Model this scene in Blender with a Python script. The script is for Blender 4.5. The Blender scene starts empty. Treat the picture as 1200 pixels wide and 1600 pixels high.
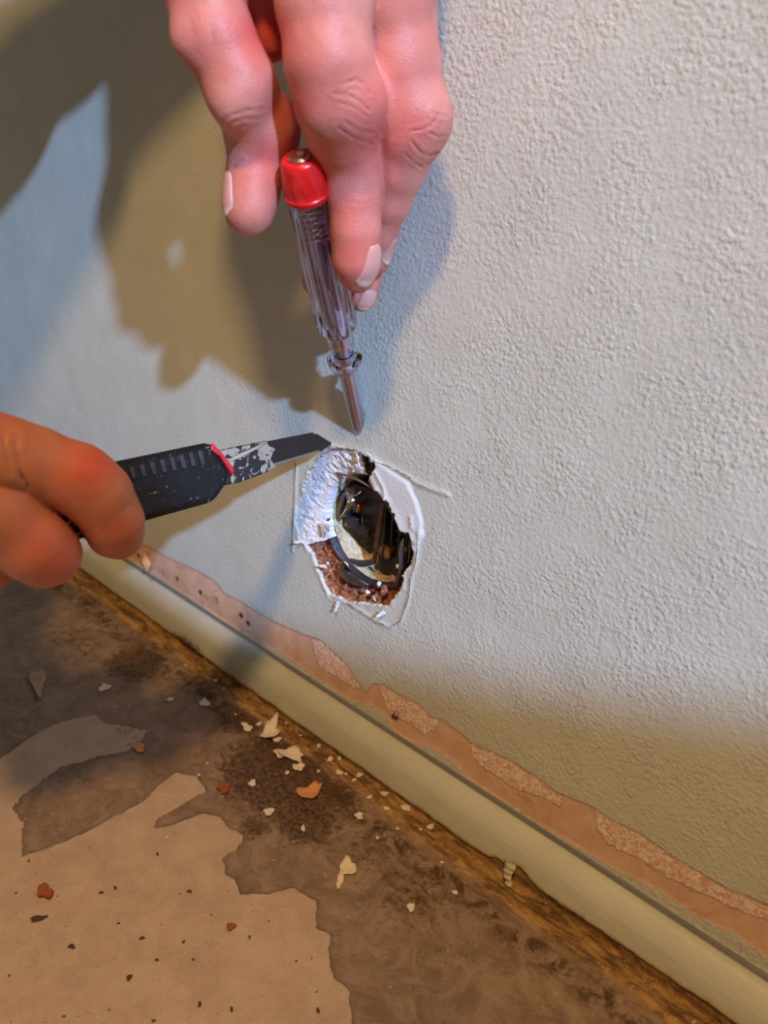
import bpy, bmesh, math, random
import numpy as np
from mathutils import Vector, Matrix
random.seed(4)
RNG = np.random.default_rng(7)

# ---------------------------------------------------------------- camera frame
# metres; the wall is the plane y=0 (room at y<0), the floor is z=0,
# the middle of the wall outlet sits at (0, 0, ZH)
ZH = 0.135
F = 1200.0                                   # focal length in pixels of the 1200x1600 frame
def nrm(v): v = np.array(v, float); return v/np.linalg.norm(v)
AX = -nrm([-1475, 622, F])                   # world axes expressed in (right, up, forward)
AY = np.array([1212, 441, F], float); AY -= AY.dot(AX)*AX; AY = nrm(AY)
AZ = -np.cross(AX, AY)
if AZ[1] < 0: AZ = -AZ
HC = np.array([(560-600)/F, (800-830)/F, 1.0])*0.360
M3 = np.array([AX, AY, AZ])
OFF = np.array([0, 0, ZH])
def c2w(c): return (np.asarray(c, float)-HC) @ M3.T + OFF
def w2px(w):
    c = (np.asarray(w)-OFF) @ M3 + HC
    return np.stack([600+F*c[..., 0]/c[..., 2], 800-F*c[..., 1]/c[..., 2]], -1), c[..., 2]
def P(px, py, d):                            # point seen at a pixel, d millimetres deep
    return c2w(np.array([(px-600)/F, (800-py)/F, 1.0])*d*1e-3)
def ray(px, py): return np.array([(px-600)/F, (800-py)/F, 1.0])
def onwall(px, py, y=0.0):
    r = ray(px, py); t = (y+HC@AY)/(r@AY); return c2w(r*t)
def onfloor(px, py, z=0.0):
    r = ray(px, py); t = (z-ZH+HC@AZ)/(r@AZ); return c2w(r*t)
def dirw(v): return nrm(np.asarray(v, float) @ M3.T)   # camera-relative direction -> world

C = bpy.data.collections.new('scene'); bpy.context.scene.collection.children.link(C)
cam = bpy.data.cameras.new('camera'); camo = bpy.data.objects.new('camera', cam); C.objects.link(camo)
R_, U_, Fw = M3[:, 0], M3[:, 1], M3[:, 2]
m = Matrix(((R_[0], U_[0], -Fw[0], 0), (R_[1], U_[1], -Fw[1], 0), (R_[2], U_[2], -Fw[2], 0), (0, 0, 0, 1)))
m.translation = Vector(c2w([0, 0, 0])); camo.matrix_world = m
cam.sensor_fit = 'VERTICAL'; cam.sensor_height = 36; cam.lens = 36*F/1600
cam.clip_start = 0.01; cam.dof.use_dof = True; cam.dof.focus_distance = 0.335; cam.dof.aperture_fstop = 12
bpy.context.scene.camera = camo

sc = bpy.context.scene
sc.view_settings.view_transform = 'Standard'; sc.view_settings.look = 'None'
sc.view_settings.exposure = 0.0; sc.view_settings.gamma = 1.0; sc.view_settings.use_curve_mapping = False
w = bpy.data.worlds.new('world'); sc.world = w; w.use_nodes = True
w.node_tree.nodes['Background'].inputs[0].default_value = (1.0, 0.88, 0.56, 1)
w.node_tree.nodes['Background'].inputs[1].default_value = 0.12

def aim(o, loc, tgt):
    o.location = loc; o.rotation_euler = (Vector(tgt)-Vector(loc)).to_track_quat('-Z', 'Y').to_euler()
def spot(name, loc, tgt, power, col, rad, angle, blend):
    l = bpy.data.lights.new(name, 'SPOT'); l.energy = power; l.color = col; l.shadow_soft_size = rad
    l.spot_size = math.radians(angle); l.spot_blend = blend
    o = bpy.data.objects.new(name, l); C.objects.link(o); aim(o, loc, tgt); return o
# warm work lamp, high in front of the wall
WARM = np.array([0.30, -0.50, 0.80]); WARM = nrm(WARM)*1.1
spot('warm_work_lamp', tuple(WARM+OFF+np.array([0.02, 0, 0.05])), (0.0, -0.05, 0.10), 29.0, (1.0, 0.60, 0.25), 0.052, 120, 0.5)
# cool torch, low from the right
COOL = nrm([0.77, -0.36, 0.53])*4.0
spot('cool_torch', tuple(COOL+OFF), (0, 0, ZH), 1010.0, (0.35, 0.57, 1.0), 0.062, 40, 0.3)

# ---------------------------------------------------------------- numpy noise
_perm = RNG.permutation(512).astype(np.int64)
_val = RNG.random(512)
def _h(ix, iy, iz=0):
    return _val[(_perm[(_perm[(_perm[ix & 511] + iy) & 511] + iz) & 511])]
def vnoise(x, y, z=None):
    x = np.asarray(x, float); y = np.asarray(y, float)
    ix = np.floor(x).astype(np.int64); iy = np.floor(y).astype(np.int64)
    fx = x-ix; fy = y-iy; fx = fx*fx*(3-2*fx); fy = fy*fy*(3-2*fy)
    def lay(k):
        a = _h(ix, iy, k)*(1-fx)+_h(ix+1, iy, k)*fx
        b = _h(ix, iy+1, k)*(1-fx)+_h(ix+1, iy+1, k)*fx
        return a*(1-fy)+b*fy
    if z is None: return lay(0)*2-1
    iz = np.floor(z).astype(np.int64); fz = z-iz; fz = fz*fz*(3-2*fz)
    return (lay(iz)*(1-fz)+lay(iz+1)*fz)*2-1
def fbm(x, y, z=None, o=4, g=0.5):
    s = 0; a = 1; t = 0
    for i in range(o):
        k = 2.03**i
        s = s+a*vnoise(x*k+11.3*i, y*k+5.7*i, None if z is None else z*k+3.1*i); t += a; a *= g
    return s/t
def smooth(a, b, x): t = np.clip((x-a)/(b-a), 0, 1); return t*t*(3-2*t)
def polydist(p, poly, closed=True):
    """signed distance (positive inside when closed) of points p (N,2) to a polygon/polyline"""
    p = np.asarray(p); poly = np.asarray(poly, float); n = len(poly)
    d = np.full(len(p), 1e9); ins = np.zeros(len(p), bool)
    for i in range(n if closed else n-1):
        a = poly[i]; b = poly[(i+1) % n]; ab = b-a
        t = np.clip(((p-a)@ab)/max(ab@ab, 1e-18), 0, 1)
        q = p-a-t[:, None]*ab; d = np.minimum(d, (q*q).sum(1))
        if closed:
            c = (a[1] > p[:, 1]) != (b[1] > p[:, 1])
            with np.errstate(divide='ignore', invalid='ignore'):
                xi = (b[0]-a[0])*(p[:, 1]-a[1])/(b[1]-a[1])+a[0]
            ins ^= c & (p[:, 0] < xi)
    d = np.sqrt(d)
    return np.where(ins, d, -d) if closed else d

# ---------------------------------------------------------------- object helpers
def link(name, verts, faces, mats, parent=None, smoothf=True, attrs=None, midx=None):
    me = bpy.data.meshes.new(name)
    me.from_pydata([tuple(v) for v in verts] if not isinstance(verts, np.ndarray) else verts.tolist(), [], faces if isinstance(faces, list) else faces.tolist())
    me.update()
    for mm in (mats if isinstance(mats, (list, tuple)) else [mats]): me.materials.append(mm)
    if midx is not None: me.polygons.foreach_set('material_index', np.asarray(midx, np.int32))
    me.polygons.foreach_set('use_smooth', np.full(len(me.polygons), smoothf))
    for k, v in (attrs or {}).items():
        a = me.attributes.new(k, 'FLOAT', 'POINT'); a.data.foreach_set('value', np.asarray(v, np.float32))
    o = bpy.data.objects.new(name, me); C.objects.link(o)
    if parent is not None: o.parent = parent
    return o
def tag(o, label=None, cat=None, group=None, kind=None):
    if label: o['label'] = label
    if cat: o['category'] = cat
    if group: o['group'] = group
    if kind: o['kind'] = kind
    return o
def empty(name, mat4=None, loc=None):
    o = bpy.data.objects.new(name, None); C.objects.link(o); o.empty_display_size = 0.01
    if mat4 is not None: o.matrix_world = mat4
    if loc is not None: o.location = tuple(loc)
    return o
def frame(origin, x, y):
    x = nrm(x); y = np.array(y, float)-np.dot(y, x)*x; y = nrm(y); z = np.cross(x, y)
    return Matrix(((x[0], y[0], z[0], origin[0]), (x[1], y[1], z[1], origin[1]), (x[2], y[2], z[2], origin[2]), (0, 0, 0, 1)))
class MB:
    """collects shapes for one mesh"""
    def __init__(s): s.v = []; s.f = []; s.mi = []
    def add(s, v, f, mi=0):
        n = len(s.v); s.v += [tuple(map(float, q)) for q in v]; s.f += [tuple(int(i)+n for i in q) for q in f]; s.mi += [mi]*len(f)
    def lathe(s, prof, n=32, o=(0, 0, 0), ax=None, flut=None, mi=0, caps=True):
        """prof: list of (t along axis, radius); axis +x by default"""
        ax = np.array([1, 0, 0.]) if ax is None else nrm(ax)
        t = np.array([0, 0, 1.]) if abs(ax[2]) < .9 else np.array([1., 0, 0]); e1 = nrm(np.cross(t, ax)); e2 = np.cross(ax, e1)
        V = []
        for t_, r in prof:
            for k in range(n):
                a = 2*math.pi*k/n; rr = r if flut is None else r*flut(a, t_)
                V.append(np.array(o)+ax*t_+rr*(math.cos(a)*e1+math.sin(a)*e2))
        fs = []
        for i in range(len(prof)-1):
            for k in range(n):
                fs.append((i*n+k, (i+1)*n+k, (i+1)*n+(k+1) % n, i*n+(k+1) % n))
        if caps:
            fs.append(tuple(range(n))); L = (len(prof)-1)*n; fs.append(tuple(L+k for k in range(n))[::-1])
        s.add(V, fs, mi)
    def tube(s, pts, r, n=12, mi=0, caps=True):
        pts = np.array(pts, float); m_ = len(pts); r = np.full(m_, r) if np.isscalar(r) else np.array(r)
        T = np.gradient(pts, axis=0); T /= np.linalg.norm(T, axis=1)[:, None]+1e-12
        u = np.cross(T[0], [0, 0, 1.]);
        if np.linalg.norm(u) < .1: u = np.cross(T[0], [1., 0, 0])
        u = nrm(u); V = []
        for i in range(m_):
            u = u-u.dot(T[i])*T[i]; u = nrm(u); b = np.cross(T[i], u)
            for k in range(n):
                a = 2*math.pi*k/n; V.append(pts[i]+r[i]*(math.cos(a)*u+math.sin(a)*b))
        fs = [(i*n+k, i*n+(k+1) % n, (i+1)*n+(k+1) % n, (i+1)*n+k) for i in range(m_-1) for k in range(n)]
        if caps: fs += [tuple(range(n))[::-1], tuple((m_-1)*n+k for k in range(n))]
        s.add(V, fs, mi)
    def box(s, c, h, R=None, mi=0):
        c = np.array(c, float); R = np.eye(3) if R is None else np.array(R)
        V = [c+R@(np.array([i, j, k])*np.array(h)) for i in (-1, 1) for j in (-1, 1) for k in (-1, 1)]
        s.add(V, [(0, 1, 3, 2), (4, 6, 7, 5), (0, 4, 5, 1), (2, 3, 7, 6), (0, 2, 6, 4), (1, 5, 7, 3)], mi)
    def slab(s, poly, z0, z1, mi=0):
        """extruded polygon in local xy"""
        n = len(poly)
        V = [(x, y, z0) for x, y in poly]+[(x, y, z1) for x, y in poly]
        s.add(V, [tuple(range(n))[::-1], tuple(range(n, 2*n))]+[(i, (i+1) % n, (i+1) % n+n, i+n) for i in range(n)], mi)
    def build(s, name, mats, parent=None, smoothf=True, bevel=0, seg=2, sub=0, wn=True):
        o = link(name, s.v, s.f, mats, parent, smoothf, midx=s.mi)
        bm = bmesh.new(); bm.from_mesh(o.data); bmesh.ops.recalc_face_normals(bm, faces=bm.faces)
        if smoothf:
            for e in bm.edges:
                if len(e.link_faces) == 2 and e.calc_face_angle(0) > math.radians(38): e.smooth = False
        bm.to_mesh(o.data); bm.free()
        if bevel:
            b = o.modifiers.new('bevel', 'BEVEL'); b.width = bevel; b.segments = seg; b.limit_method = 'ANGLE'; b.angle_limit = math.radians(35)
        if sub:
            b = o.modifiers.new('sub', 'SUBSURF'); b.levels = sub; b.render_levels = sub
        return o

# ---------------------------------------------------------------- material helpers
class NT:
    def __init__(s, name):
        s.m = bpy.data.materials.new(name); s.m.use_nodes = True; s.t = s.m.node_tree; s.n = s.t.nodes
        s.b = s.n['Principled BSDF']
    def new(s, ty, **kw):
        n = s.n.new(ty)
        for k, v in kw.items(): setattr(n, k, v)
        return n
    def set(s, sock, v):
        if hasattr(v, 'is_output'): s.t.links.new(v, sock)
        else: sock.default_value = v
    def attr(s, name): return s.new('ShaderNodeAttribute', attribute_name=name).outputs['Fac']
    def pos(s): return s.new('ShaderNodeNewGeometry').outputs['Position']
    def obj(s): return s.new('ShaderNodeTexCoord').outputs['Object']
    def noise(s, scale, detail=4, rough=.5, dist=0, vec=None, col=False):
        n = s.new('ShaderNodeTexNoise'); s.set(n.inputs['Vector'], vec if vec is not None else s.obj())
        n.inputs['Scale'].default_value = scale; n.inputs['Detail'].default_value = detail; n.inputs['Roughness'].default_value = rough
        n.inputs['Distortion'].default_value = dist
        return n.outputs['Color' if col else 'Fac']
    def voro(s, scale, vec=None, feature='F1', rnd=1):
        n = s.new('ShaderNodeTexVoronoi', feature=feature); s.set(n.inputs['Vector'], vec if vec is not None else s.obj())
        n.inputs['Scale'].default_value = scale; n.inputs['Randomness'].default_value = rnd; return n.outputs['Distance']
    def math(s, op, a, b=0.0, c=0.0, clamp=False):
        n = s.new('ShaderNodeMath', operation=op, use_clamp=clamp); s.set(n.inputs[0], a); s.set(n.inputs[1], b); s.set(n.inputs[2], c); return n.outputs[0]
    def ss(s, x, a, b, lo=0., hi=1.):
        n = s.new('ShaderNodeMapRange', interpolation_type='SMOOTHSTEP'); s.set(n.inputs[0], x)
        for i, v in enumerate((a, b, lo, hi)): s.set(n.inputs[1+i], v)
        return n.outputs[0]
    def mix(s, f, a, b):
        n = s.new('ShaderNodeMix', data_type='RGBA'); s.set(n.inputs[0], f)
        s.set(n.inputs[6], a if hasattr(a, 'is_output') else (*a, 1)); s.set(n.inputs[7], b if hasattr(b, 'is_output') else (*b, 1)); return n.outputs[2]
    def bump(s, h, dist=.001, strength=1., normal=None):
        n = s.new('ShaderNodeBump'); s.set(n.inputs['Height'], h); n.inputs['Distance'].default_value = dist; n.inputs['Strength'].default_value = strength
        if normal is not None: s.set(n.inputs['Normal'], normal)
        return n.outputs[0]
    def out(s, col=None, rough=None, normal=None, **kw):
        if col is not None: s.set(s.b.inputs['Base Color'], col if hasattr(col, 'is_output') else (*col, 1))
        if rough is not None: s.set(s.b.inputs['Roughness'], rough)
        if normal is not None: s.set(s.b.inputs['Normal'], normal)
        for k, v in kw.items(): s.set(s.b.inputs[k.replace('_', ' ')], v)
        return s.m
def simple(name, col, rough=.5, metal=0., nz=0., nscale=300, bumpd=0, **kw):
    t = NT(name); c = col
    if nz: c = t.mix(t.noise(nscale), tuple(x*(1-nz) for x in col), tuple(min(1, x*(1+nz)) for x in col))
    nm = t.bump(t.noise(nscale*2), bumpd) if bumpd else None
    return t.out(c, rough, nm, Metallic=metal, **kw)
# ================================================================ STRUCTURE
def wpoly(pts, y=0.0): return np.array([onwall(a, b, y)[[0, 2]] for a, b in pts])
def fpoly(pts): return np.array([onfloor(a, b)[[0, 1]] for a, b in pts])
HOLE = wpoly([(525,699),(548,702),(562,708),(572,712),(584,716),(592,724),(588,732),(580,742),(577,752),(584,764),(596,772),(608,784),(618,800),(625,822),(632,832),(641,832),(645,845),(645,862),(640,885),(632,896),(628,918),(618,934),(603,950),(590,945),(575,944),(560,940),(545,943),(531,934),(514,930),(506,913),(497,893),(487,868),(476,850),(467,843),(463,820),(464,795),(471,772),(477,755),(484,738),(497,718),(512,704)])
STRIP = wpoly([(-30,740),(60,790),(120,822),(200,853),(228,852),(262,872),(300,888),(333,906),(350,928),(372,938),(400,955),(430,973),(470,990),(500,1000),(520,1018),(540,1036),(556,1062),(572,1082),(582,1068),(600,1070),(628,1088),(655,1100),(672,1120),(690,1124),(700,1132),(725,1150),(735,1160),(770,1176),(800,1190),(850,1222),(868,1238),(884,1243),(905,1252),(930,1262),(950,1278),(1000,1302),(1040,1330),(1090,1362),(1140,1390),(1210,1418),(1330,1480),
    (1330,1590),(1200,1500),(1147,1462),(1088,1433),(1029,1393),(955,1356),(875,1308),(789,1255),(731,1217),(705,1190),(679,1170),(642,1160),(617,1147),(604,1120),(577,1101),(554,1099),(520,1078),(492,1059),(460,1036),(433,1017),(395,998),(358,980),(320,950),(290,930),(255,905),(215,880),(180,862),(100,835),(-30,768)])
ROUGH = [wpoly(p) for p in ([(486,1000),(506,1003),(530,1022),(548,1046),(562,1072),(552,1078),(520,1056),(496,1046),(488,1020)],
    [(586,1066),(620,1082),(655,1098),(672,1120),(688,1124),(682,1140),(660,1150),(636,1130),(610,1122),(598,1095)],
    [(733,1160),(790,1186),(850,1222),(880,1246),(876,1262),(850,1250),(800,1232),(760,1205),(734,1182)],
    [(926,1262),(950,1280),(1000,1304),(1090,1364),(1140,1392),(1200,1420),(1300,1470),(1290,1500),(1196,1440),(1150,1425),(1090,1395),(1040,1372),(1000,1345),(950,1322),(932,1298)])]
WHITE = wpoly([(575,745),(588,716),(605,728),(640,752),(655,785),(662,812),(664,838),(650,862),(640,880),(632,900),(628,920),(600,900),(600,800)])
PLATE = wpoly([(463,722),(470,690),(600,690),(640,742),(700,768),(672,840),(640,965),(615,980),(560,958),(520,940),(460,900)])
CRACK = [wpoly(p) for p in ([(588,720),(612,730),(640,745),(655,757),(676,764),(700,773)],
    [(657,832),(653,850),(650,880),(642,905),(640,930),(632,955),(626,970),(610,980),(592,972),(575,962),(560,952),(545,943)],
    [(589,738),(596,750),(601,762),(604,772),(602,780)], [(463,722),(462,760),(460,800),(457,860)], [(644,808),(645,822)],
    [(520,696),(540,703),(556,712)])]

def nonuni(a, b, da, db, fine, coarse):
    """grid line positions: fine inside [da,db], growing outside"""
    mid = list(np.arange(da, db+1e-9, fine)); l = []; x = da; s = fine
    while x > a: s = min(s*1.05, coarse); x -= s; l.append(x)
    r = []; x = mid[-1]; s = fine
    while x < b: s = min(s*1.05, coarse); x += s; r.append(x)
    return np.array(l[::-1]+mid+r)
# ---- materials of the wall
PAINT = (0.615, 0.63, 0.545)
def paint_bump(t, amp=1.0):
    v = t.obj()
    n1 = t.noise(560, 3, .55, .15, v); n2 = t.noise(230, 3, .55, .2, v); n3 = t.voro(620, v, 'SMOOTH_F1')
    h = t.math('ADD', t.math('MULTIPLY', t.ss(n1, .35, .7, 0, 1), .55), t.math("MULTIPLY", n2, 1.0))
    h = t.math('ADD', h, t.math('MULTIPLY', t.ss(n3, .15, .6), -.55))
    h = t.math('ADD', h, t.math('MULTIPLY', t.noise(1300, 3, .6, 0, v), .45)); h = t.math('ADD', h, t.math('MULTIPLY', t.ss(t.noise(330, 4, .7, .6, v), .56, .66), .5))
    sx = t.new('ShaderNodeSeparateXYZ'); t.set(sx.inputs[0], v)
    h = t.math('MULTIPLY', h, t.ss(t.noise(38, 3, .6, .4, v), .32, .68, .45, 1.15))
    return t.math('MULTIPLY', h, t.ss(sx.outputs[0], -.16, .12, .35, 1.1))
def wall_mat():
    t = NT('sage_paint_wall'); v = t.obj()
    ed = t.math('SUBTRACT', t.noise(260, 5, .62, .4, v), .5); ed2 = t.math('SUBTRACT', t.noise(900, 3, .6, 0, v), .5)
    rag = t.math('ADD', t.math('MULTIPLY', ed, .0042), t.math('MULTIPLY', ed2, .0015))
    strip = t.math('ADD', t.attr('d_strip'), rag)
    rough = t.math('ADD', t.attr('d_rough'), t.math('MULTIPLY', rag, 1.3))
    white = t.math('ADD', t.attr('d_white'), t.math('MULTIPLY', rag, .8))
    crack = t.math('ADD', t.attr('d_crack'), t.math('MULTIPLY', rag, .22))
    ms = t.ss(strip, -.0001, .00025); mr = t.math('MULTIPLY', t.ss(rough, -.0002, .0006), ms); mw = t.ss(white, -.0002, .0005)
    mc = t.ss(crack, .00006, .00034, 1, 0)
    pc = t.mix(t.ss(t.noise(26, 4, .6, .3, v), .35, .7), tuple(x*.96 for x in PAINT), tuple(min(1, x*1.03) for x in PAINT))
    pc = t.mix(t.math('MULTIPLY', mw, .8), pc, (.74, .75, .73))
    peach = t.mix(t.ss(t.noise(90, 6, .65, .5, v), .3, .75), (.66, .41, .27), (.80, .56, .41))
    peach = t.mix(t.ss(t.noise(45, 5, .7, 1.2, v), .60, .68), peach, (.60, .33, .20))
    fib = t.noise(420, 3, .6, 1.5, v); peach = t.mix(mr, peach, t.mix(t.ss(fib, .35, .65), (.68, .40, .27), (.96, .80, .68)))
    # dark knocks in the bare plaster
    knock = t.math('MULTIPLY', t.ss(t.attr('d_knock'), -.0012, .0004, 0, 1), t.ss(t.noise(420, 3, .6, .5, v), .42, .5))
    peach = t.mix(knock, peach, (.10, .035, .018))
    col = t.mix(ms, pc, peach)
    edge = t.math('MULTIPLY', t.ss(strip, -.0009, -.0001), t.ss(strip, -.0001, .0003, 1, 0))
    col = t.mix(t.math('MULTIPLY', edge, .55), col, (.72, .70, .62))
    col = t.mix(t.math('MULTIPLY', mc, .85), col, (.16, .12, .09))
    # rub of the smoother old plate rectangle
    pl = t.ss(t.attr('d_plate'), -.001, .003)
    h = paint_bump(t)
    h = t.math('MULTIPLY', h, t.math('SUBTRACT', 1.0, t.math('MULTIPLY', pl, .6)))
    h = t.math('MULTIPLY', h, t.math('SUBTRACT', 1.0, ms))
    hp = t.math('ADD', t.math('MULTIPLY', t.noise(500, 4, .7, 0, v), .35), t.math('MULTIPLY', t.math('MULTIPLY', mr, fib), 1.6))
    h = t.math('ADD', h, t.math('MULTIPLY', hp, ms))
    h = t.math('SUBTRACT', h, t.math('MULTIPLY', ms, 1.7)); h = t.math('SUBTRACT', h, t.math('MULTIPLY', mc, 1.5))
    h = t.math('ADD', h, t.math('MULTIPLY', mw, .6)); h = t.math('ADD', h, t.math('MULTIPLY', mr, .9))
    h = t.math('ADD', h, t.math('MULTIPLY', edge, .8)); h = t.math('SUBTRACT', h, t.math('MULTIPLY', knock, 1.2))
    return t.out(col, t.ss(ms, 0, 1, .42, .85), t.bump(h, .00023, 1.0), Specular_IOR_Level=.35)
M_WALL = wall_mat()

KN = np.array([onwall(*p)[[0, 2]] for p in [(375, 962), (386, 974), (336, 938), (312, 926), (276, 905), (615, 1122), (208, 862), (215, 868), (618, 1118)]])
def build_wall():
    xs = nonuni(-1.1, 1.6, -.055, .052, .00055, .006); zt = nonuni(.0365, .85, .092, .18, .00055, .006); zt = zt[zt >= .0365]
    zt[0] = .0365
    # medium density where the picture looks
    xs = np.unique(np.concatenate([xs, np.arange(-.42, .24, .0022)])); xs = xs[np.concatenate([[True], np.diff(xs) > .00028])]
    zt = np.unique(np.concatenate([zt, np.arange(.0365, .12, .0011)])); zt = zt[np.concatenate([[True], np.diff(zt) > .00028])]
    XX, ZZ = np.meshgrid(xs, zt); p = np.stack([XX.ravel(), ZZ.ravel()], 1)
    nx = len(xs); nz = len(zt)
    hd = np.full(len(p), -.1); near = (np.abs(p[:, 0]) < .07) & (np.abs(p[:, 1]-ZH) < .06)
    hd[near] = polydist(p[near], HOLE)
    hd[near] += .0007*fbm(p[near, 0]*900, p[near, 1]*900, o=2)+.0011*fbm(p[near, 0]*260, p[near, 1]*260, o=3)
    low = p[:, 1] < .16
    ds = np.full(len(p), -.2); ds[low] = polydist(p[low], STRIP)
    dr = np.full(len(p), -.2)
    for R in ROUGH: dr[low] = np.maximum(dr[low], polydist(p[low], R))
    dw = np.full(len(p), -.2); dw[near] = polydist(p[near], WHITE)
    dpl = np.full(len(p), -.2); nr2 = (np.abs(p[:, 0]) < .09) & (np.abs(p[:, 1]-ZH) < .08); dpl[nr2] = polydist(p[nr2], PLATE)
    dc = np.full(len(p), .2)
    for c in CRACK: dc[nr2] = np.minimum(dc[nr2], polydist(p[nr2], c, False))
    dk = -np.min(np.linalg.norm(p[:, None, :]-KN[None], axis=2), axis=1)+.0016
    y = .0005*fbm(p[:, 0]*22, p[:, 1]*22, o=3)
    y += .0006*smooth(-.0005, .0008, ds)                                   # paint film gone
    y -= .0007*smooth(-.004, 0.0, hd)*(.4+.6*vnoise(p[:, 0]*300, p[:, 1]*300))*(np.abs(hd) < .02)   # curled lip round the hole
    y -= .0009*smooth(0, .002, dw)*near
    y -= .0012*np.exp(-(dc/.0012)**2)*.5
    y[p[:, 1] < .0366] = 0
    idx = np.arange(nx*nz).reshape(nz, nx)
    f = np.stack([idx[:-1, :-1], idx[:-1, 1:], idx[1:, 1:], idx[1:, :-1]], -1).reshape(-1, 4)
    keep = (hd[f] > 0).sum(1) < 2
    f = f[keep]; used = np.zeros(len(p), bool); used[f.ravel()] = True; rm = -np.ones(len(p), int); rm[used] = np.arange(used.sum())
    V = np.stack([p[:, 0], y, p[:, 1]], 1)[used]; f = rm[f]
    # thickness of the skim coat at the hole: rim faces pushed into the wall
    o = link('wall_right', V, f, M_WALL, attrs=dict(d_strip=ds[used], d_rough=dr[used], d_white=dw[used], d_plate=dpl[used], d_crack=dc[used], d_knock=dk[used]))
    bm = bmesh.new(); bm.from_mesh(o.data)
    ed = [e for e in bm.edges if len(e.link_faces) == 1 and abs(e.verts[0].co.x) < .07 and abs(e.verts[0].co.z-ZH) < .06]
    r = bmesh.ops.extrude_edge_only(bm, edges=ed); nv = [g for g in r['geom'] if isinstance(g, bmesh.types.BMVert)]
    for v_ in nv: v_.co.y += .0022
    for fc in bm.faces: fc.smooth = True
    bm.to_mesh(o.data); bm.free()
    return tag(o, kind='structure')
WALL = build_wall()

# ---- reveal of the hole: crumbled plaster on the left/top, red brick below
def plaster_mat():
    t = NT('torn_white_plaster'); v = t.obj()
    n = t.noise(380, 5, .7, .6, v)
    c = t.mix(t.ss(n, .3, .7), (.72, .72, .72), (.88, .87, .88)); c = t.mix(t.ss(t.noise(160, 4, .6, 1, v), .64, .7), c, (.42, .24, .17))
    return t.out(c, .95, t.bump(t.math('ADD', n, t.noise(700, 3, .6, .2, v)), .0005), Specular_IOR_Level=.08)
def brick_mat():
    t = NT('broken_red_brick'); v = t.obj()
    n = t.noise(420, 5, .7, .3, v); c = t.mix(t.ss(n, .3, .7), (.22, .055, .02), (.62, .24, .11))
    c = t.mix(t.ss(t.noise(240, 5, .7, .3, v), .60, .66), c, (.78, .58, .42)); c = t.mix(t.ss(t.voro(600, v), .0, .12, 1, 0), c, (.10, .03, .015))
    return t.out(c, .9, t.bump(n, .0022))
M_PL = plaster_mat(); M_BR = brick_mat()
HCEN = np.array([0.0006, ZH-.0005])
def ray_poly(c, ang, poly):
    d = np.array([math.cos(ang), math.sin(ang)]); best = None
    for i in range(len(poly)):
        a = poly[i]-c; b = poly[(i+1) % len(poly)]-poly[i]; den = d[0]*b[1]-d[1]*b[0]
        if abs(den) < 1e-12: continue
        t_ = (a[0]*b[1]-a[1]*b[0])/den; u_ = (a[0]*d[1]-a[1]*d[0])/den
        if t_ > 0 and -1e-6 <= u_ <= 1+1e-6: best = t_ if best is None else max(best, t_)
    return best
def reveal(name, mat, a0, a1, rin, yout, yin, amp, frq, n=260, rows=26):
    V = []; 
    for j in range(rows+1):
        s_ = j/rows
        for i in range(n+1):
            a = a0+(a1-a0)*i/n; ro = ray_poly(HCEN, a, HOLE)+.0018; r = ro+(rin-ro)*s_
            x = HCEN[0]+r*math.cos(a); z = HCEN[1]+r*math.sin(a)
            V.append((x, yout(s_, a), z))
    V = np.array(V); nz = fbm(V[:, 0]*frq, V[:, 1]*frq, V[:, 2]*frq, 4)
    sj = np.repeat(np.arange(rows+1)/rows, n+1)
    V[:, 1] += amp*nz*(.3+.7*np.sin(np.pi*np.clip(sj, 0, 1))); V[:, 1] = np.maximum(V[:, 1], .0004 if amp < .001 else .0008)
    k = .6*amp*fbm(V[:, 2]*frq+9, V[:, 0]*frq, o=3); V[:, 0] += k; V[:, 2] += .6*amp*fbm(V[:, 0]*frq-7, V[:, 2]*frq, o=3)
    f = [(j*(n+1)+i, j*(n+1)+i+1, (j+1)*(n+1)+i+1, (j+1)*(n+1)+i) for j in range(rows) for i in range(n)]
    return link(name, V, f, mat, WALL)
A_L = math.atan2(*( (onwall(476, 852)[[0, 2]]-HCEN)[::-1] ))        # where plaster turns to brick, lower left
A_T = math.atan2(*( (onwall(572, 715)[[0, 2]]-HCEN)[::-1] ))        # the cleft at the top
A_R = math.atan2(*( (onwall(642, 838)[[0, 2]]-HCEN)[::-1] ))
if A_L < 0: A_L += 2*math.pi
pl = reveal('plaster_reveal', M_PL, A_T+.10, A_L, .0268, lambda s, a: .0004+.0045*s**1.6+(.004 if s > .97 else 0), .006, .0012, 500)
pl['label'] = 'crumbled white plaster edge'
br = reveal('brick_reveal', M_BR, A_L-.03, A_R+2*math.pi+.05, .0290, lambda s, a: .0012+.005*min(1, s*3)+.003*s, .008, .0040, 330)
br['label'] = 'broken red brick edge'
br2 = reveal('brick_reveal', M_BR, A_R-.05, A_T+.14, .0290, lambda s, a: .003+.007*min(1, s*2), .012, .0015, 240, n=120, rows=14)
br2['label'] = 'dark brick cleft under the tester tip'

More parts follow.
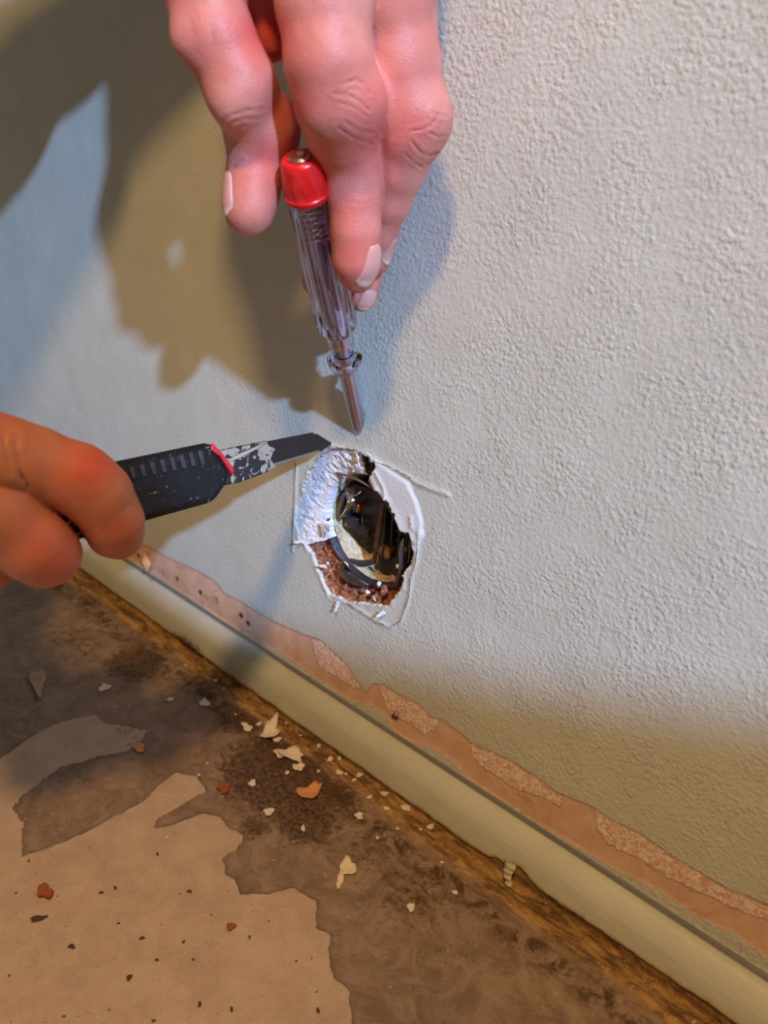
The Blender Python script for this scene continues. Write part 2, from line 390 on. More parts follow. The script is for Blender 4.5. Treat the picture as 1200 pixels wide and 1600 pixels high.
# ---- skirting
def skirt():
    prof = [(0, .0366), (.0006, .0360), (.0017, .0348), (.0031, .0330), (.0042, .0312), (.0048, .0296), (.0046, .0282), (.0036, .0268), (.0018, .0252), (.0002, .0234), (-.0012, .0212), (-.0023, .0185), (-.0030, .0150), (-.0036, .0100), (-.0039, .0060), (-.0036, .0042), (-.0030, .0025), (-.0027, .0010), (-.0026, -.004)]
    # resample
    pr = np.array(prof); L = np.concatenate([[0], np.cumsum(np.linalg.norm(np.diff(pr, axis=0), axis=1))]); s_ = np.linspace(0, L[-1], 64)
    pr = np.stack([np.interp(s_, L, pr[:, 0]), np.interp(s_, L, pr[:, 1])], 1)
    xs = nonuni(-1.1, 1.6, -.32, .22, .0011, .006); nx = len(xs); n = len(pr)
    V = np.zeros((n, nx, 3)); V[:, :, 0] = xs; V[:, :, 1] = pr[:, :1]; V[:, :, 2] = pr[:, 1:]
    V = V.reshape(-1, 3); base = V.copy(); k = smooth(.0366, .033, V[:, 2])
    V[:, 1] += k*(.0007*fbm(V[:, 0]*14, V[:, 2]*20, o=3)+.00015*fbm(V[:, 0]*150, V[:, 2]*150, o=2))
    V[:, 2] += k*.0009*fbm(V[:, 0]*9+5, V[:, 2]*4, o=2)
    hem = .0042+.0022*fbm(V[:, 0]*55, V[:, 0]*0, o=5, g=.65)+.0042*smooth(.085, .125, V[:, 0])
    for c, wd, hh in ((onwall(812, 1372)[0], .006, .0035), (onwall(782, 1352)[0], .004, .002)): hem += hh*np.exp(-((V[:, 0]-c)/wd)**2)
    dh = V[:, 2]-hem; V[:, 1] += (.0007+.0014*smooth(.085, .125, V[:, 0]))*smooth(.0004, -.0006, dh)*k
    idx = np.arange(n*nx).reshape(n, nx); f = np.stack([idx[:-1, :-1], idx[1:, :-1], idx[1:, 1:], idx[:-1, 1:]], -1).reshape(-1, 4)
    so = onwall(300, 1000); soot = .019-np.hypot((V[:, 0]-so[0])*.8, (V[:, 2]-.002)*2.0)
    t = NT('skirting_paint'); v = t.obj()
    d = t.math('ADD', t.attr('d_hem'), t.math('MULTIPLY', t.math('SUBTRACT', t.noise(420, 4, .7, .5, v), .5), .0022))
    m_ = t.ss(d, -.0003, .0003)
    pc = t.mix(t.ss(t.noise(22, 4, .6, .3, v), .35, .7), tuple(x*.93 for x in PAINT), PAINT)
    pc = t.mix(t.ss(t.math('SUBTRACT', t.attr('d_hem'), t.math('MULTIPLY', t.noise(150, 4, .7, .4, v), .004)), -.0010, .0012, .75, 0), pc, (.50, .40, .20))
    br_ = t.mix(t.ss(t.noise(240, 5, .7, .3, v), .35, .65), (.20, .11, .045), (.44, .28, .12))
    c = t.mix(m_, br_, pc)
    sm = t.math('MULTIPLY', t.ss(t.math('ADD', t.attr('soot'), t.math('MULTIPLY', t.math('SUBTRACT', t.noise(650, 5, .75, 1, v), .5), .055)), .003, .006), .9)
    c = t.mix(sm, c, (.07, .05, .04))
    h = t.math('ADD', t.math('MULTIPLY', t.noise(180, 3, .5, .4, v), .6), t.math('MULTIPLY', t.noise(700, 3, .6, 0, v), .15)); h = t.math('ADD', h, t.math('MULTIPLY', m_, 1.5))
    mt = t.out(c, t.ss(m_, 0, 1, .9, .38), t.bump(h, .0003), Specular_IOR_Level=.35)
    return tag(link('baseboard_right', V, f, mt, attrs=dict(d_hem=dh, soot=soot)), kind='structure')
SK = skirt()

# ---- floor
RES = fpoly([(-400,1290),(0,1184),(47,1151),(93,1128),(149,1116),(163,1130),(200,1135),(232,1142),(214,1165),(196,1175),(154,1182),(93,1198),(37,1240),(19,1263),(37,1282),(33,1338),(93,1317),(131,1301),(173,1277),(224,1252),(247,1226),(275,1207),(308,1212),(322,1235),(280,1261),(247,1277),(240,1294),(261,1291),(317,1270),(345,1275),(355,1291),(383,1305),(373,1324),(350,1338),(352,1366),(369,1375),(376,1396),(420,1396),(457,1385),(495,1408),(495,1450),(518,1459),(513,1492),(523,1529),(546,1543),(551,1600),(600,1750),(900,2100),(1400,2100),(1400,1700),(1130,1590),(560,1200),(120,870),(-40,760),(-500,700)])
GRIME = [(430,1210,75,.9),(475,1275,50,.8),(400,1290,22,.7),(210,1035,38,.9),(120,1000,60,.45),(270,1000,30,.9),(160,930,40,.6),(640,1390,70,.5),(380,1120,40,.7),(520,1240,40,.7),(300,1200,22,.4),(560,1330,55,.45),(30,1075,60,.3),(700,1480,60,.35),(330,1060,40,.6),(200,1140,25,.4)]
def build_floor():
    xs = nonuni(-1.1, 1.6, -.30, .22, .0011, .008); ys = nonuni(-.75, .006, -.19, -.0015, .0009, .008); ys = ys[ys <= .006]; ys[-1] = .006
    XX, YY = np.meshgrid(xs, ys); p = np.stack([XX.ravel(), YY.ravel()], 1)
    x, y = p[:, 0], p[:, 1]
    dres = polydist(p, RES)
    g = np.zeros(len(p)); 
    for a, b, r, k in GRIME:
        c = onfloor(a, b); d_ = ray(a, b); rr = r*np.linalg.norm(c-c2w([0, 0, 0]))/F
        g = np.maximum(g, k*np.exp(-(((x-c[0])/(1.5*rr))**2+((y-c[1])/(1.2*rr))**2)))
    z = .0004*fbm(x*25, y*25, o=3)+.00018*fbm(x*300, y*300, o=3)
    e = dres+.0012*fbm(x*220, y*220, o=4)
    z -= .0008*smooth(-.0004, .0006, e)                                 # screed missing over the darker patches
    z += g*.0006*(fbm(x*260, y*260, o=4)+.3)
    dw = -y+.0035*fbm(x*35, y*20, o=3)                                  # distance from the skirting
    # glue ridges along the wall
    z += .0022*np.exp(-((dw-.010)/.0024)**2)*(.65+.7*fbm(x*70, y*160, o=4)) + .0014*np.exp(-((dw-.019)/.002)**2)*(.5+.6*fbm(x*50+4, y*50, o=3))
    z += smooth(.010, .002, dw)*.0018*(.6+.5*fbm(x*150, y*150, o=4))
    z += smooth(.026, .008, dw)*.0012*fbm(x*240, y*240, o=4)
    idx = np.arange(len(p)).reshape(len(ys), len(xs)); f = np.stack([idx[:-1, :-1], idx[:-1, 1:], idx[1:, 1:], idx[1:, :-1]], -1).reshape(-1, 4)
    t = NT('screed_floor'); v = t.obj()
    rg = t.math('MULTIPLY', t.math('SUBTRACT', t.noise(240, 5, .68, .4, v), .5), .0045)
    m_ = t.ss(t.math('ADD', t.attr('d_res'), rg), -.0003, .0004)
    dust = t.mix(t.ss(t.noise(60, 6, .7, .3, v), .3, .7), (.50, .36, .255), (.62, .46, .33))
    dust = t.mix(t.ss(t.noise(1500, 2, .5, 0, v), .62, .7), dust, (.66, .52, .40)); dust = t.mix(t.ss(t.noise(620, 3, .6, 0, v), .69, .72), dust, (.16, .09, .05))
    resd = t.mix(t.ss(t.noise(70, 6, .72, .8, v), .32, .68), (.215, .135, .085), (.37, .255, .175))
    resd = t.mix(t.ss(t.noise(230, 5, .75, .3, v), .60, .70), resd, (.50, .37, .27))
    rm = t.ss(t.math('ADD', t.attr('d_res'), rg), .0002, .003, .75, 1); resd = t.mix(rm, (.16, .09, .05), resd)
    c = t.mix(m_, dust, resd)
    gm = t.math('ADD', t.attr('grime'), t.math('MULTIPLY', t.math('SUBTRACT', t.noise(260, 6, .75, .5, v), .5), 1.25))
    c = t.mix(t.math('MULTIPLY', t.ss(gm, .32, .62), .92), c, t.mix(t.ss(t.noise(500, 4, .6, .2, v), .4, .6), (.045, .022, .010), (.16, .085, .04)))
    dn = t.math('ADD', t.attr('d_wall'), t.math('MULTIPLY', t.math('SUBTRACT', t.noise(200, 5, .7, 1, v), .5), .006))
    mp = t.new('ShaderNodeMapping'); t.set(mp.inputs[0], v); mp.inputs['Scale'].default_value = (.28, 1, 1); vs = mp.outputs[0]
    glue = t.mix(t.ss(t.noise(210, 6, .72, .5, vs), .38, .62), (.13, .060, .016), (.50, .29, .090)); glue = t.mix(t.ss(t.noise(420, 4, .7, 0, v), .62, .7), glue, (.66, .50, .32))
    glue = t.mix(t.ss(t.noise(300, 4, .7, 0, v), .62, .7), glue, (.06, .025, .01))
    c = t.mix(t.math('MULTIPLY', t.ss(dn, .0115, .0165, 1, 0), .92), c, glue)
    c = t.mix(t.math('MULTIPLY', t.math('MULTIPLY', t.ss(dn, .017, .020), t.ss(dn, .024, .034, 1, 0)), t.ss(t.noise(120, 5, .75, .5, v), .42, .6)), c, (.085, .04, .015))
    h = t.math('ADD', t.math('MULTIPLY', t.noise(700, 5, .7, 0, v), .8), t.math('MULTIPLY', t.noise(200, 4, .6, 0, v), 1.2)); h = t.math('SUBTRACT', h, t.math('MULTIPLY', m_, .9))
    mt = t.out(c, t.ss(m_, 0, 1, .8, .42), t.bump(h, .0008), Specular_IOR_Level=.4)
    V = np.stack([x, y, z], 1)
    return tag(link('floor', V, f, mt, attrs=dict(d_res=dres, grime=g, d_wall=dw)), kind='structure')
FLOOR = build_floor()

# ---- unseen sheet added right of the frame, its top cut to shade the wall
def shade_board():
    mb = MB()
    V = [(.21, 0), (1.15, 0), (1.15, .726), (.873, .608), (.786, .570), (.697, .533), (.532, .481), (.376, .485), (.286, .493), (.215, .45)]; n = len(V)
    v = [(x-.85, -.008, z) for x, z in V]+[(x-.85, .008, z) for x, z in V]
    mb.add(v, [tuple(range(n)), tuple(range(n, 2*n))[::-1]]+[(i, i+n, (i+1) % n+n, (i+1) % n) for i in range(n)])
    o = mb.build('added_shade_sheet', simple('chipboard', (.45, .33, .20), .8, 0, .3, 200, .0003), bevel=.001); o.location = (.85, -.297, 0)
    return tag(o, 'unseen chipboard sheet with a crooked top, added on the right to shade the wall foot', 'shade_board')
shade_board()
# ================================================================ OUTLET BOX AND ITS INSERT
M_STEEL = simple('dull_dark_steel', (.16, .155, .16), .38, .85, .4, 260, .0003)
M_BRIGHT = simple('bright_nickel', (.75, .73, .68), .22, 1.0)
M_BLACK = simple('black_bakelite', (.022, .02, .02), .42, 0, .3, 400)
M_BROWN = simple('tarnished_brass_strip', (.17, .085, .045), .45, .7, .4, 300)
M_BRASS = simple('old_brass_screw', (.36, .17, .075), .38, .85, .35, 500)
def cream_mat():
    t = NT('cream_box_lining'); n = t.noise(260, 5, .7, .6)
    c = t.mix(t.ss(n, .35, .7), (.50, .38, .19), (.78, .70, .50)); c = t.mix(t.ss(t.noise(90, 4, .6, .4), .58, .68), c, (.33, .20, .08))
    return t.out(c, .7, t.bump(n, .0004))
M_CREAM = cream_mat()
OC = np.array([HCEN[0], 0.0, HCEN[1]])
box = empty('wall_socket', loc=OC)
tag(box, 'exposed round wall socket in the ragged hole, steel rim, cream lining, black insert', 'socket')
R0 = .0282
mb = MB()    # cup (open towards the room): local axis +y
prof = [(.0062, R0), (.0058, R0+.0009), (.0064, R0+.0016), (.0085, R0+.0018), (.044, R0+.0022), (.044, 0.0005)]
prof_in = [(.0062, R0), (.0075, R0-.0004), (.0100, R0-.0006)]
mb.lathe(prof, 96, ax=(0, 1, 0), caps=False); mb.lathe(prof_in, 96, ax=(0, 1, 0), caps=False)
rim = mb.build('rim', M_STEEL, box); rim['label'] = 'dark steel rim of the box'
for v_ in rim.data.vertices:
    a = math.atan2(v_.co.z, v_.co.x)
    if v_.co.y < .02: v_.co.y += .0007*math.sin(a*3+1)+.0004*math.sin(a*11); k = 1+.012*math.sin(a*5+.4)*(v_.co.y < .009); v_.co.x *= k; v_.co.z *= k
mb = MB(); mb.lathe([(.0098, R0-.0007), (.020, R0-.0012), (.038, R0-.0016), (.0395, R0-.004), (.0395, .0004)], 96, ax=(0, 1, 0), caps=False)
mb.build('lining', M_CREAM, box)['label'] = 'cream lining with brown stains'
def L(px, py, y): return onwall(px, py, y)-OC          # a point at depth y in the wall, local to the box
def strip_mesh(mb, pts, wv, th, mi=0):
    """flat strap: centre line pts, half-width vectors wv, thickness th along y"""
    n = len(pts); V = []
    for p_, w_ in zip(pts, wv):
        t_ = np.array([0, th/2, 0]); V += [p_-w_-t_, p_+w_-t_, p_+w_+t_, p_-w_+t_]
    f = [(0, 1, 2, 3), tuple(4*(n-1)+k for k in (3, 2, 1, 0))]
    for i in range(n-1):
        for k in range(4): f.append((4*i+k, 4*i+(k+1) % 4, 4*i+4+(k+1) % 4, 4*i+4+k))
    mb.add(V, f, mi)
# torn tab of the rim at lower right and the screw lug window beside it
mb = MB()
pts = [L(632, 838, .002), L(627, 852, .001), L(626, 870, .001), L(627, 888, .0015), L(622, 905, .003), L(618, 918, .004)]
strip_mesh(mb, pts, [np.array([.0010, .0004, 0])*k for k in (.5, 1.2, 1.3, .8, 1.2, .7)], .0012); mb.tube([L(640, 838, .004), L(642, 860, .0055), L(637, 884, .006)], .0007, 8)
mb.build('screw_lug', M_STEEL, box, sub=1)
mb = MB()
pts = [L(522, 737, .004), L(534, 741, .002), L(549, 745, .0015), L(565, 752, .0015), L(578, 760, .002), L(592, 771, .0025), L(604, 786, .003), L(615, 803, .003), L(624, 822, .003), L(628, 838, .003)]
prs = np.array(pts)
for k, (a, b) in enumerate(zip(pts[:-1], pts[1:])):
    pass
wv = [np.array([.0, .0006, .0006])*(.4+.9*random.random()) for _ in pts]
strip_mesh(mb, pts, wv, .0009)
o = mb.build('torn_edge', simple('oily_steel', (.22, .16, .12), .4, .7, .5, 900, .0004), box, bevel=.0002, sub=1); o['label'] = 'bent torn metal edge along the upper right of the rim'

ins = box
mb = MB()
BP = [L(a, b, .017)[[0, 2]] for a, b in ((546, 752), (575, 762), (602, 775), (626, 800), (636, 850), (632, 890), (610, 905), (592, 890), (591, 872), (592, 850), (584, 834), (568, 820), (551, 806), (541, 782))]
nb = len(BP); mb.add([(a, .0165, b) for a, b in BP]+[(a, .0385, b) for a, b in BP], [tuple(range(nb)), tuple(range(nb, 2*nb))[::-1]]+[(i, i+nb, (i+1) % nb+nb, (i+1) % nb) for i in range(nb)])
mb.box(L(554, 815, .0145), (.0035, .0022, .0030)); mb.box(L(569, 828, .0150), (.0040, .0015, .0022)); mb.box(L(597, 775, .0150), (.005, .0015, .002))
for k in range(4): mb.box((.0035+.0048*k, .0155, .000), (.0006, .0022, .0175-.002*(k % 2)))
for k in range(5): mb.box((.014, .0160, -.009+.0045*k), (.006, .0012, .0007))
mb.build('insert_body', M_BLACK, ins, bevel=.0004)['label'] = 'black ribbed insert'
mb = MB()
strip_mesh(mb, [L(598, 785, .013), L(594, 812, .013), L(590, 838, .013), L(587, 862, .013), L(584, 880, .0135)], [np.array([.0013, 0, 0])]*5, .0008)
mb.build('contact_strip', M_BROWN, ins, bevel=.0002)['label'] = 'long upright tarnished strip'
mb = MB(); mb.tube([L(586, 878, .013), L(570, 879, .012), L(552, 878, .011)], .0001, 4)
strip_mesh(mb, [L(587, 877, .012), L(572, 880, .012), L(558, 880, .011), L(546, 877, .010)], [np.array([.0002, 0, .0017])]*4, .0016)
mb.build('mounting_bracket', M_STEEL, ins, bevel=.0003)['label'] = 'flat grey bracket across the bottom'
mb = MB()
strip_mesh(mb, [L(619, 742+10*k, .018) for k in range(7)], [np.array([.0008, 0, 0])]*7, .001)
strip_mesh(mb, [L(606, 795, .016), L(600, 812, .015), L(603, 830, .015)], [np.array([.0010, 0, .0002])]*3, .001)
mb.build('contact_strip', M_BROWN, ins, bevel=.0002)
def screw(c, r, ang, parent):
    """slotted head facing the room with its shank behind"""
    mb = MB(); mb.lathe([(-.0022, .0001), (-.0022, r*.62), (-.0017, r*.9), (-.0009, r), (0, r), (.0003, r*.5), (.006, r*.48)], 28, o=c, ax=(0, 1, 0))
    o = mb.build('screw', M_BRASS, parent)
    mb = MB(); ca, sa = math.cos(ang), math.sin(ang)
    mb.box(np.array(c)+[0, -.0020, 0], (r*.98, .0005, r*.14), np.array([[ca, 0, -sa], [0, 1, 0], [sa, 0, ca]]))
    mb.build('slot', M_BLACK, o)['label'] = 'dark screwdriver slot'; return o
screw(L(603, 862, .011), .0036, 1.55, ins)['label'] = 'large slotted brass screw at the lower right'
screw(L(560, 792, .013), .0026, 1.2, ins)['label'] = 'small reddish brass screw near the top'
screw(L(636, 855, .010), .0022, 1.4, ins)['label'] = 'dark screw in the side notch'
mb = MB(); q = [L(537, 808, .012), L(541, 802, .009), L(547, 793, .0075), L(550, 783, .008), L(549, 772, .010), L(546, 762, .012)]
strip_mesh(mb, q, [np.array([.0012, .0016, .0006])]*len(q), .0014)
q = [L(550, 782, .0078), L(556, 773, .0085), L(563, 770, .010), L(568, 772, .012)]
strip_mesh(mb, q, [np.array([.0005, .0014, .0011])]*len(q), .0013)
mb.build('spring_clip', M_BRIGHT, ins, bevel=.0002, sub=1)['label'] = 'shiny curved spring clip'
mb = MB(); q = [L(541, 768, .010), L(537, 775, .009), L(536, 785, .010), L(531, 797, .011), L(534, 806, .012), L(528, 812, .013), L(524, 818, .014)]
mb.tube(q, [.0010, .0014, .0016, .0015, .0017, .0013, .0008], 12)
mb.build('clamp', M_STEEL, ins, sub=1)['label'] = 'round worn metal clamp'
mb = MB(); mb.tube([L(536, 895, .006), L(531, 886, .005), L(533, 878, .0045), L(540, 877, .0045), L(544, 884, .005), L(549, 892, .006), L(545, 896, .007)], .00055, 8)
mb.build('retaining_wire', M_BRIGHT, ins, sub=1)['label'] = 'bright bent retaining wire'
mb = MB(); n_ = 26
lump = [L(532, 893, .005), L(541, 900, .0035), L(553, 905, .003), L(566, 911, .0035), L(578, 915, .005)]
strip_mesh(mb, lump, [np.array([.0008, -.0006, .0022]), np.array([.001, -.001, .0030]), np.array([.001, -.001, .0032]), np.array([.001, -.001, .0026]), np.array([.0008, -.0006, .0012])], .0030)
mb.build('fixing_claw', M_STEEL, ins, bevel=.0006, sub=1)['label'] = 'dark grey fixing claw at the bottom'
def wire(name, pts, r, mat, label):
    mb = MB(); pts = np.array(pts); t_ = np.linspace(0, 1, len(pts)); s_ = np.linspace(0, 1, 28)
    q = np.stack([np.interp(s_, t_, pts[:, k]) for k in range(3)], 1)
    for _ in range(6): q[1:-1] = (q[:-2]+2*q[1:-1]+q[2:])/4
    q0 = q[0].copy(); mb.tube(q-q0, r, 10); o = mb.build(name, mat); o.location = tuple(q0+OC); return tag(o, label, 'wire', None)
M_WDK = simple('dark_rubber_wire', (.035, .045, .05), .5, 0, .3, 300)
wire('wire', [L(500, 771, .022), L(506, 766, .016), L(516, 764, .013), L(528, 768, .013), L(537, 772, .014)], .0019, M_WDK, 'thick dark insulated wire crossing the upper left of the hole')
wire('wire', [L(509, 826, .020), L(514, 819, .015), L(521, 811, .013), L(531, 806, .013)], .0009, M_WDK, 'thin dark wire running to the round clamp inside the hole')
wire('wire', [L(568, 800, .019), L(566, 812, .013), L(569, 824, .014), L(572, 838, .018)], .0007, M_WDK, 'thin black wire loop in the middle of the hole')

for i_, (a, b, sz, mt, lb) in enumerate(((600, 922, .0030, M_BR, 'brick'), (588, 930, .0022, M_BR, 'brick'), (615, 905, .0026, M_BR, 'brick'), (592, 912, .0016, M_PL, 'plaster'), (575, 925, .0018, M_PL, 'plaster'), (520, 900, .0016, M_BR, 'brick'), (512, 880, .0014, M_PL, 'plaster'), (503, 866, .0013, M_BR, 'brick'), (540, 917, .0020, M_BR, 'brick'), (556, 926, .0018, M_BR, 'brick'), (622, 885, .0016, M_PL, 'plaster'))):
    bm = bmesh.new(); bmesh.ops.create_icosphere(bm, subdivisions=3, radius=sz*.72)
    for v_ in bm.verts:
        q = v_.co*750; n_ = float(fbm(np.array([q.x+i_*9]), np.array([q.y]), np.array([q.z]), 3)[0]); v_.co *= 1+1.1*n_; v_.co.y *= .7
    me = bpy.data.meshes.new('crumbling_bit'); bm.to_mesh(me); bm.free(); me.materials.append(mt); me.polygons.foreach_set('use_smooth', [True]*len(me.polygons))
    o = bpy.data.objects.new(lb+'_lump', me); C.objects.link(o); o.parent = WALL; o.location = tuple(onwall(a, b, .0035))
# ================================================================ VOLTAGE TESTER
TIP = P(576, 728, 365); CAPP = P(468, 245, 246)
ax = CAPP-TIP; TL = np.linalg.norm(ax); ax = ax/TL
TM = frame(TIP, ax, dirw([1, 0, -.3]))
def tp(px, py):
    """distance along the tester at which it passes image height py"""
    best = None
    t = np.linspace(0, TL, 600); q = TIP+t[:, None]*ax; pp, _ = w2px(q); return float(np.interp(-py, -pp[:, 1], t)) if pp[0, 1] > pp[-1, 1] else 0
s_sleeve0 = tp(0, 716); s_col0 = tp(0, 580); s_col1 = tp(0, 552); s_neck = tp(0, 540); s_body0 = tp(0, 525); s_body1 = tp(0, 302)
tester = empty('voltage_tester', TM)
tag(tester, 'clear violet voltage tester screwdriver with red cap, its tip in the top of the hole', 'screwdriver')
def plastic(name, col, rough=.06):
    t = NT(name); return t.out(col, rough, None, Transmission_Weight=1.0, IOR=1.44, Specular_IOR_Level=.6)
M_CLEAR = plastic('clear_violet_plastic', (.86, .81, 1.0))
M_SLV = plastic('clear_sleeve_plastic', (.93, .88, .92), .12)
M_RED = simple('red_plastic', (.72, .012, .012), .28, 0, Subsurface_Weight=.1)
M_SHAFT = simple('plated_steel_shaft', (.74, .66, .68), .3, .9)
NB = 10
def flut(a, t_):
    k = smooth(s_body0+.001, s_body0+.007, t_)*smooth(s_body1+.001, s_body1-.004, t_)
    return 1-.075*float(k)*(0.5+0.5*math.cos(NB*a))**1.5
RB = .0075
ys_ = np.linspace(s_body0+.006, s_body1-.001, 26)
prof = [(s_sleeve0+.030, .0036), (s_col0-.0005, .0040)]
outer = [(s_col1+.001, .0043), (s_neck, .0050), (s_body0, .0056), (s_body0+.003, .0064), (s_body0+.0055, RB+.0006)]+[(float(y_), RB+.0006*(1-i_/25)) for i_, y_ in enumerate(ys_)]+[(s_body1+.004, RB*.93)]
inner = [(s_body1+.004, .0047), (s_body1-.01, .0047), (s_body0+.012, .0044), (s_neck+.002, .0030), (s_col1+.001, .0028)]
mb = MB(); mb.lathe(outer+inner+[outer[0]], 120, flut=lambda a, t_: flut(a, t_), caps=False)
mb.build('handle', M_CLEAR, tester)['label'] = 'fluted see-through violet handle'
# saddle shaped finger guard
mb = MB(); n = 64; V = []
sec = [(-.0022, .0058), (-.0012, .0071), (.0004, .0075), (.0018, .0070), (.0026, .0056), (.0022, .0041), (-.0018, .0041)]
for t_, r in sec:
    for k in range(n):
        a = 2*math.pi*k/n; sx = .0019*math.cos(2*a)*(r/.0075); rr = r*(1-.13*(.5-.5*math.cos(2*a))) if r > .0045 else r
        V.append(((s_col0+s_col1)/2+t_+sx, rr*math.cos(a), rr*math.sin(a)))
m_ = len(sec); mb.add(V, [(i*n+k, ((i+1) % m_)*n+k, ((i+1) % m_)*n+(k+1) % n, i*n+(k+1) % n) for i in range(m_) for k in range(n)])
mb.build('finger_guard', M_CLEAR, tester, sub=1)['label'] = 'winged see-through guard collar'
mb = MB(); mb.lathe([(s_sleeve0, .0027), (s_sleeve0+.002, .0036), (s_col0-.001, .0040), (s_col1, .0041), (s_col1, .0026), (s_sleeve0+.001, .0024), (s_sleeve0, .0027)], 48, caps=False)
mb.build('shaft_sleeve', M_SLV, tester)
mb = MB(); mb.lathe([(-.004, .0014), (.004, .0017), (s_sleeve0+.004, .0021), (s_col1, .0021), (s_neck+.001, .0022)], 32)
sh = mb.build('shaft', M_SHAFT, tester)
for v_ in sh.data.vertices:
    if v_.co.x < .002: v_.co.z *= .35
# inside the handle
mb = MB(); mb.lathe([(s_neck+.001, .0030), (s_neck+.0065, .0030), (s_neck+.0067, .0016), (s_neck+.009, .0016)], 32); mb.build('contact_ferrule', M_BRIGHT, tester)['label'] = 'bright nickel ferrule'
mb = MB(); t_ = np.linspace(0, 1, 260); s0 = tp(0, 372); s1 = s_body1+.002
mb.tube(np.stack([s0+(s1-s0)*t_, .0034*np.cos(t_*2*math.pi*9), .0034*np.sin(t_*2*math.pi*9)], 1), .00055, 8)
mb.build('spring', M_BRIGHT, tester)['label'] = 'coil spring seen through the plastic'
s2 = tp(0, 440)
mb = MB(); mb.lathe([(s2, .0010), (s2+.001, .0026), (s0-.003, .0026), (s0-.001, .0012), (s0+.001, .0012)], 24); mb.build('resistor', simple('grey_violet_resistor', (.20, .16, .22), .5), tester)
mb = MB(); mb.lathe([(s_neck+.0095, .0008), (s_neck+.011, .0024), (s2-.004, .0024), (s2-.001, .0010)], 24); nl = mb.build('neon_lamp', plastic('lamp_glass', (.95, .93, .97), .05), tester)
mb = MB(); mb.tube([(s_neck+.010, .0007, 0), (s2-.006, .0007, 0)], .0004, 8); mb.tube([(s_neck+.012, -.0007, 0), (s2-.002, -.0007, 0)], .0004, 8); mb.build('electrode', M_SHAFT, nl)
# cap
def capflut(a, t_):
    k = 1.0 if s_body1+.0022 < t_ < s_body1+.0075 else 0.
    return 1+.045*k*max(0, math.cos(14*a))**3
mb = MB(); b0 = s_body1-.0012; b1 = TL
pr = [(b0, .00688), (b0, .00772), (b0+.0006, .00800), (b0+.0016, .00800), (b0+.0019, .00763), (b0+.0024, .00744), (b0+.004, .00739), (b0+.006, .00735), (b0+.0078, .00725), (b0+.0088, .00716), (b1-.0030, .00688), (b1-.0012, .00660), (b1-.0003, .00595), (b1, .00530), (b1, .00465), (b1-.0006, .00428), (b1-.0012, .0001)]
mb.lathe(pr, 168, flut=capflut, caps=False)
mb.build('cap', M_RED, tester)['label'] = 'red ribbed end cap'
mb = MB(); mb.lathe([(b1-.0012, .0041), (b1+.0002, .0041), (b1+.0009, .0034), (b1+.0010, .0016), (b1+.0004, .0011), (b1+.0004, .0001)], 32, caps=False)
mb.build('contact_button', M_BRIGHT, tester)['label'] = 'shiny metal touch button'

# ================================================================ SNAP-OFF KNIFE
KT = P(520, 692, 357); KR = P(335, 737, 314)
kx = nrm(KT-KR); KM = frame(KR, kx, dirw([.22, 1, .25]))       # x along the blade, y across, z towards the camera
knife = empty('snap_off_knife', KM)
tag(knife, 'worn black snap-off knife held at the left, its dark blade touching the hole', 'knife')
Ki = np.array(KM.inverted())
def kl(px, py, d): q = Ki@np.append(P(px, py, d), 1); return q[:3]
def kpl(px, py, z=0.0):
    """local xy of the knife point seen at a pixel on the knife's plane z"""
    c0 = Ki@np.append(c2w([0, 0, 0]), 1); c1 = kl(px, py, 300); d_ = c1-c0[:3]; t = (z-c0[2])/d_[2]; return (c0[:3]+t*d_)[:2]
def paint_worn():
    t = NT('worn_black_grip'); n = t.noise(170, 5, .7, .5)
    c = t.mix(t.ss(n, .64, .70), (.010, .009, .010), (.20, .17, .15)); c = t.mix(t.ss(t.noise(700, 3, .6), .66, .72), c, (.22, .19, .17))
    return t.out(c, t.ss(n, .4, .7, .45, .65), t.bump(n, .0003), Specular_IOR_Level=.25)
M_GRIP = paint_worn()
M_BLADE = simple('dark_knife_blade', (.022, .016, .013), .6, 0, .25, 200, Specular_IOR_Level=.25)
M_EDGE = simple('ground_blade_edge', (.34, .33, .32), .3, .9)
def carrier():
    t = NT('scuffed_blade_channel'); n = t.noise(170, 4, .62, .8)
    k = t.ss(n, .49, .53)
    return t.out(t.mix(k, (.70, .65, .60), (.015, .013, .014)), t.ss(n, .4, .6, .22, .5), t.bump(k, .0003), Metallic=t.ss(n, .49, .53, 1, 0))
M_CAR = carrier()
M_REDIN = simple('red_inner_shell', (.55, .02, .03), .4)
def pl_(pts, z=0.): return [tuple(kpl(a, b, z)) for a, b in pts]
top = kpl(320, 692)[1]; bot = kpl(325, 785)[1]
HB = pl_([(320, 692), (331, 714), (350, 738), (345, 757), (325, 785)]); 
xe = -.115
prof2 = HB+[(xe, bot-.0005), (xe-.006, bot+.004), (xe-.006, top-.004), (xe, top+.0005)]
mb = MB(); mb.slab(prof2, -.0065, .0060); gr = mb.build('handle', M_GRIP, knife, bevel=.0028, seg=4); gr['label'] = 'black scuffed plastic handle'
mb = MB()
for k in range(13):
    x_ = kpl(302, 715)[0]-.0042*k; mb.box((x_, top-.0053, .0062), (.0010, .0030-.0001*k, .0006), mi=0)
mb.build('grip_rib', simple('worn_grip_ribs', (.034, .029, .027), .6, 0, .95, 420), gr, bevel=.0004, seg=2)['label'] = 'row of raised grip ribs'
IN = pl_([(318, 695), (334, 712), (352, 736), (349, 745), (330, 716), (314, 705)])
mb = MB(); mb.slab([(a+.0008, b) for a, b in IN], -.0035, .0062); mb.build('inner_shell', M_REDIN, knife, bevel=.0005)['label'] = 'red edge of the inner shell'
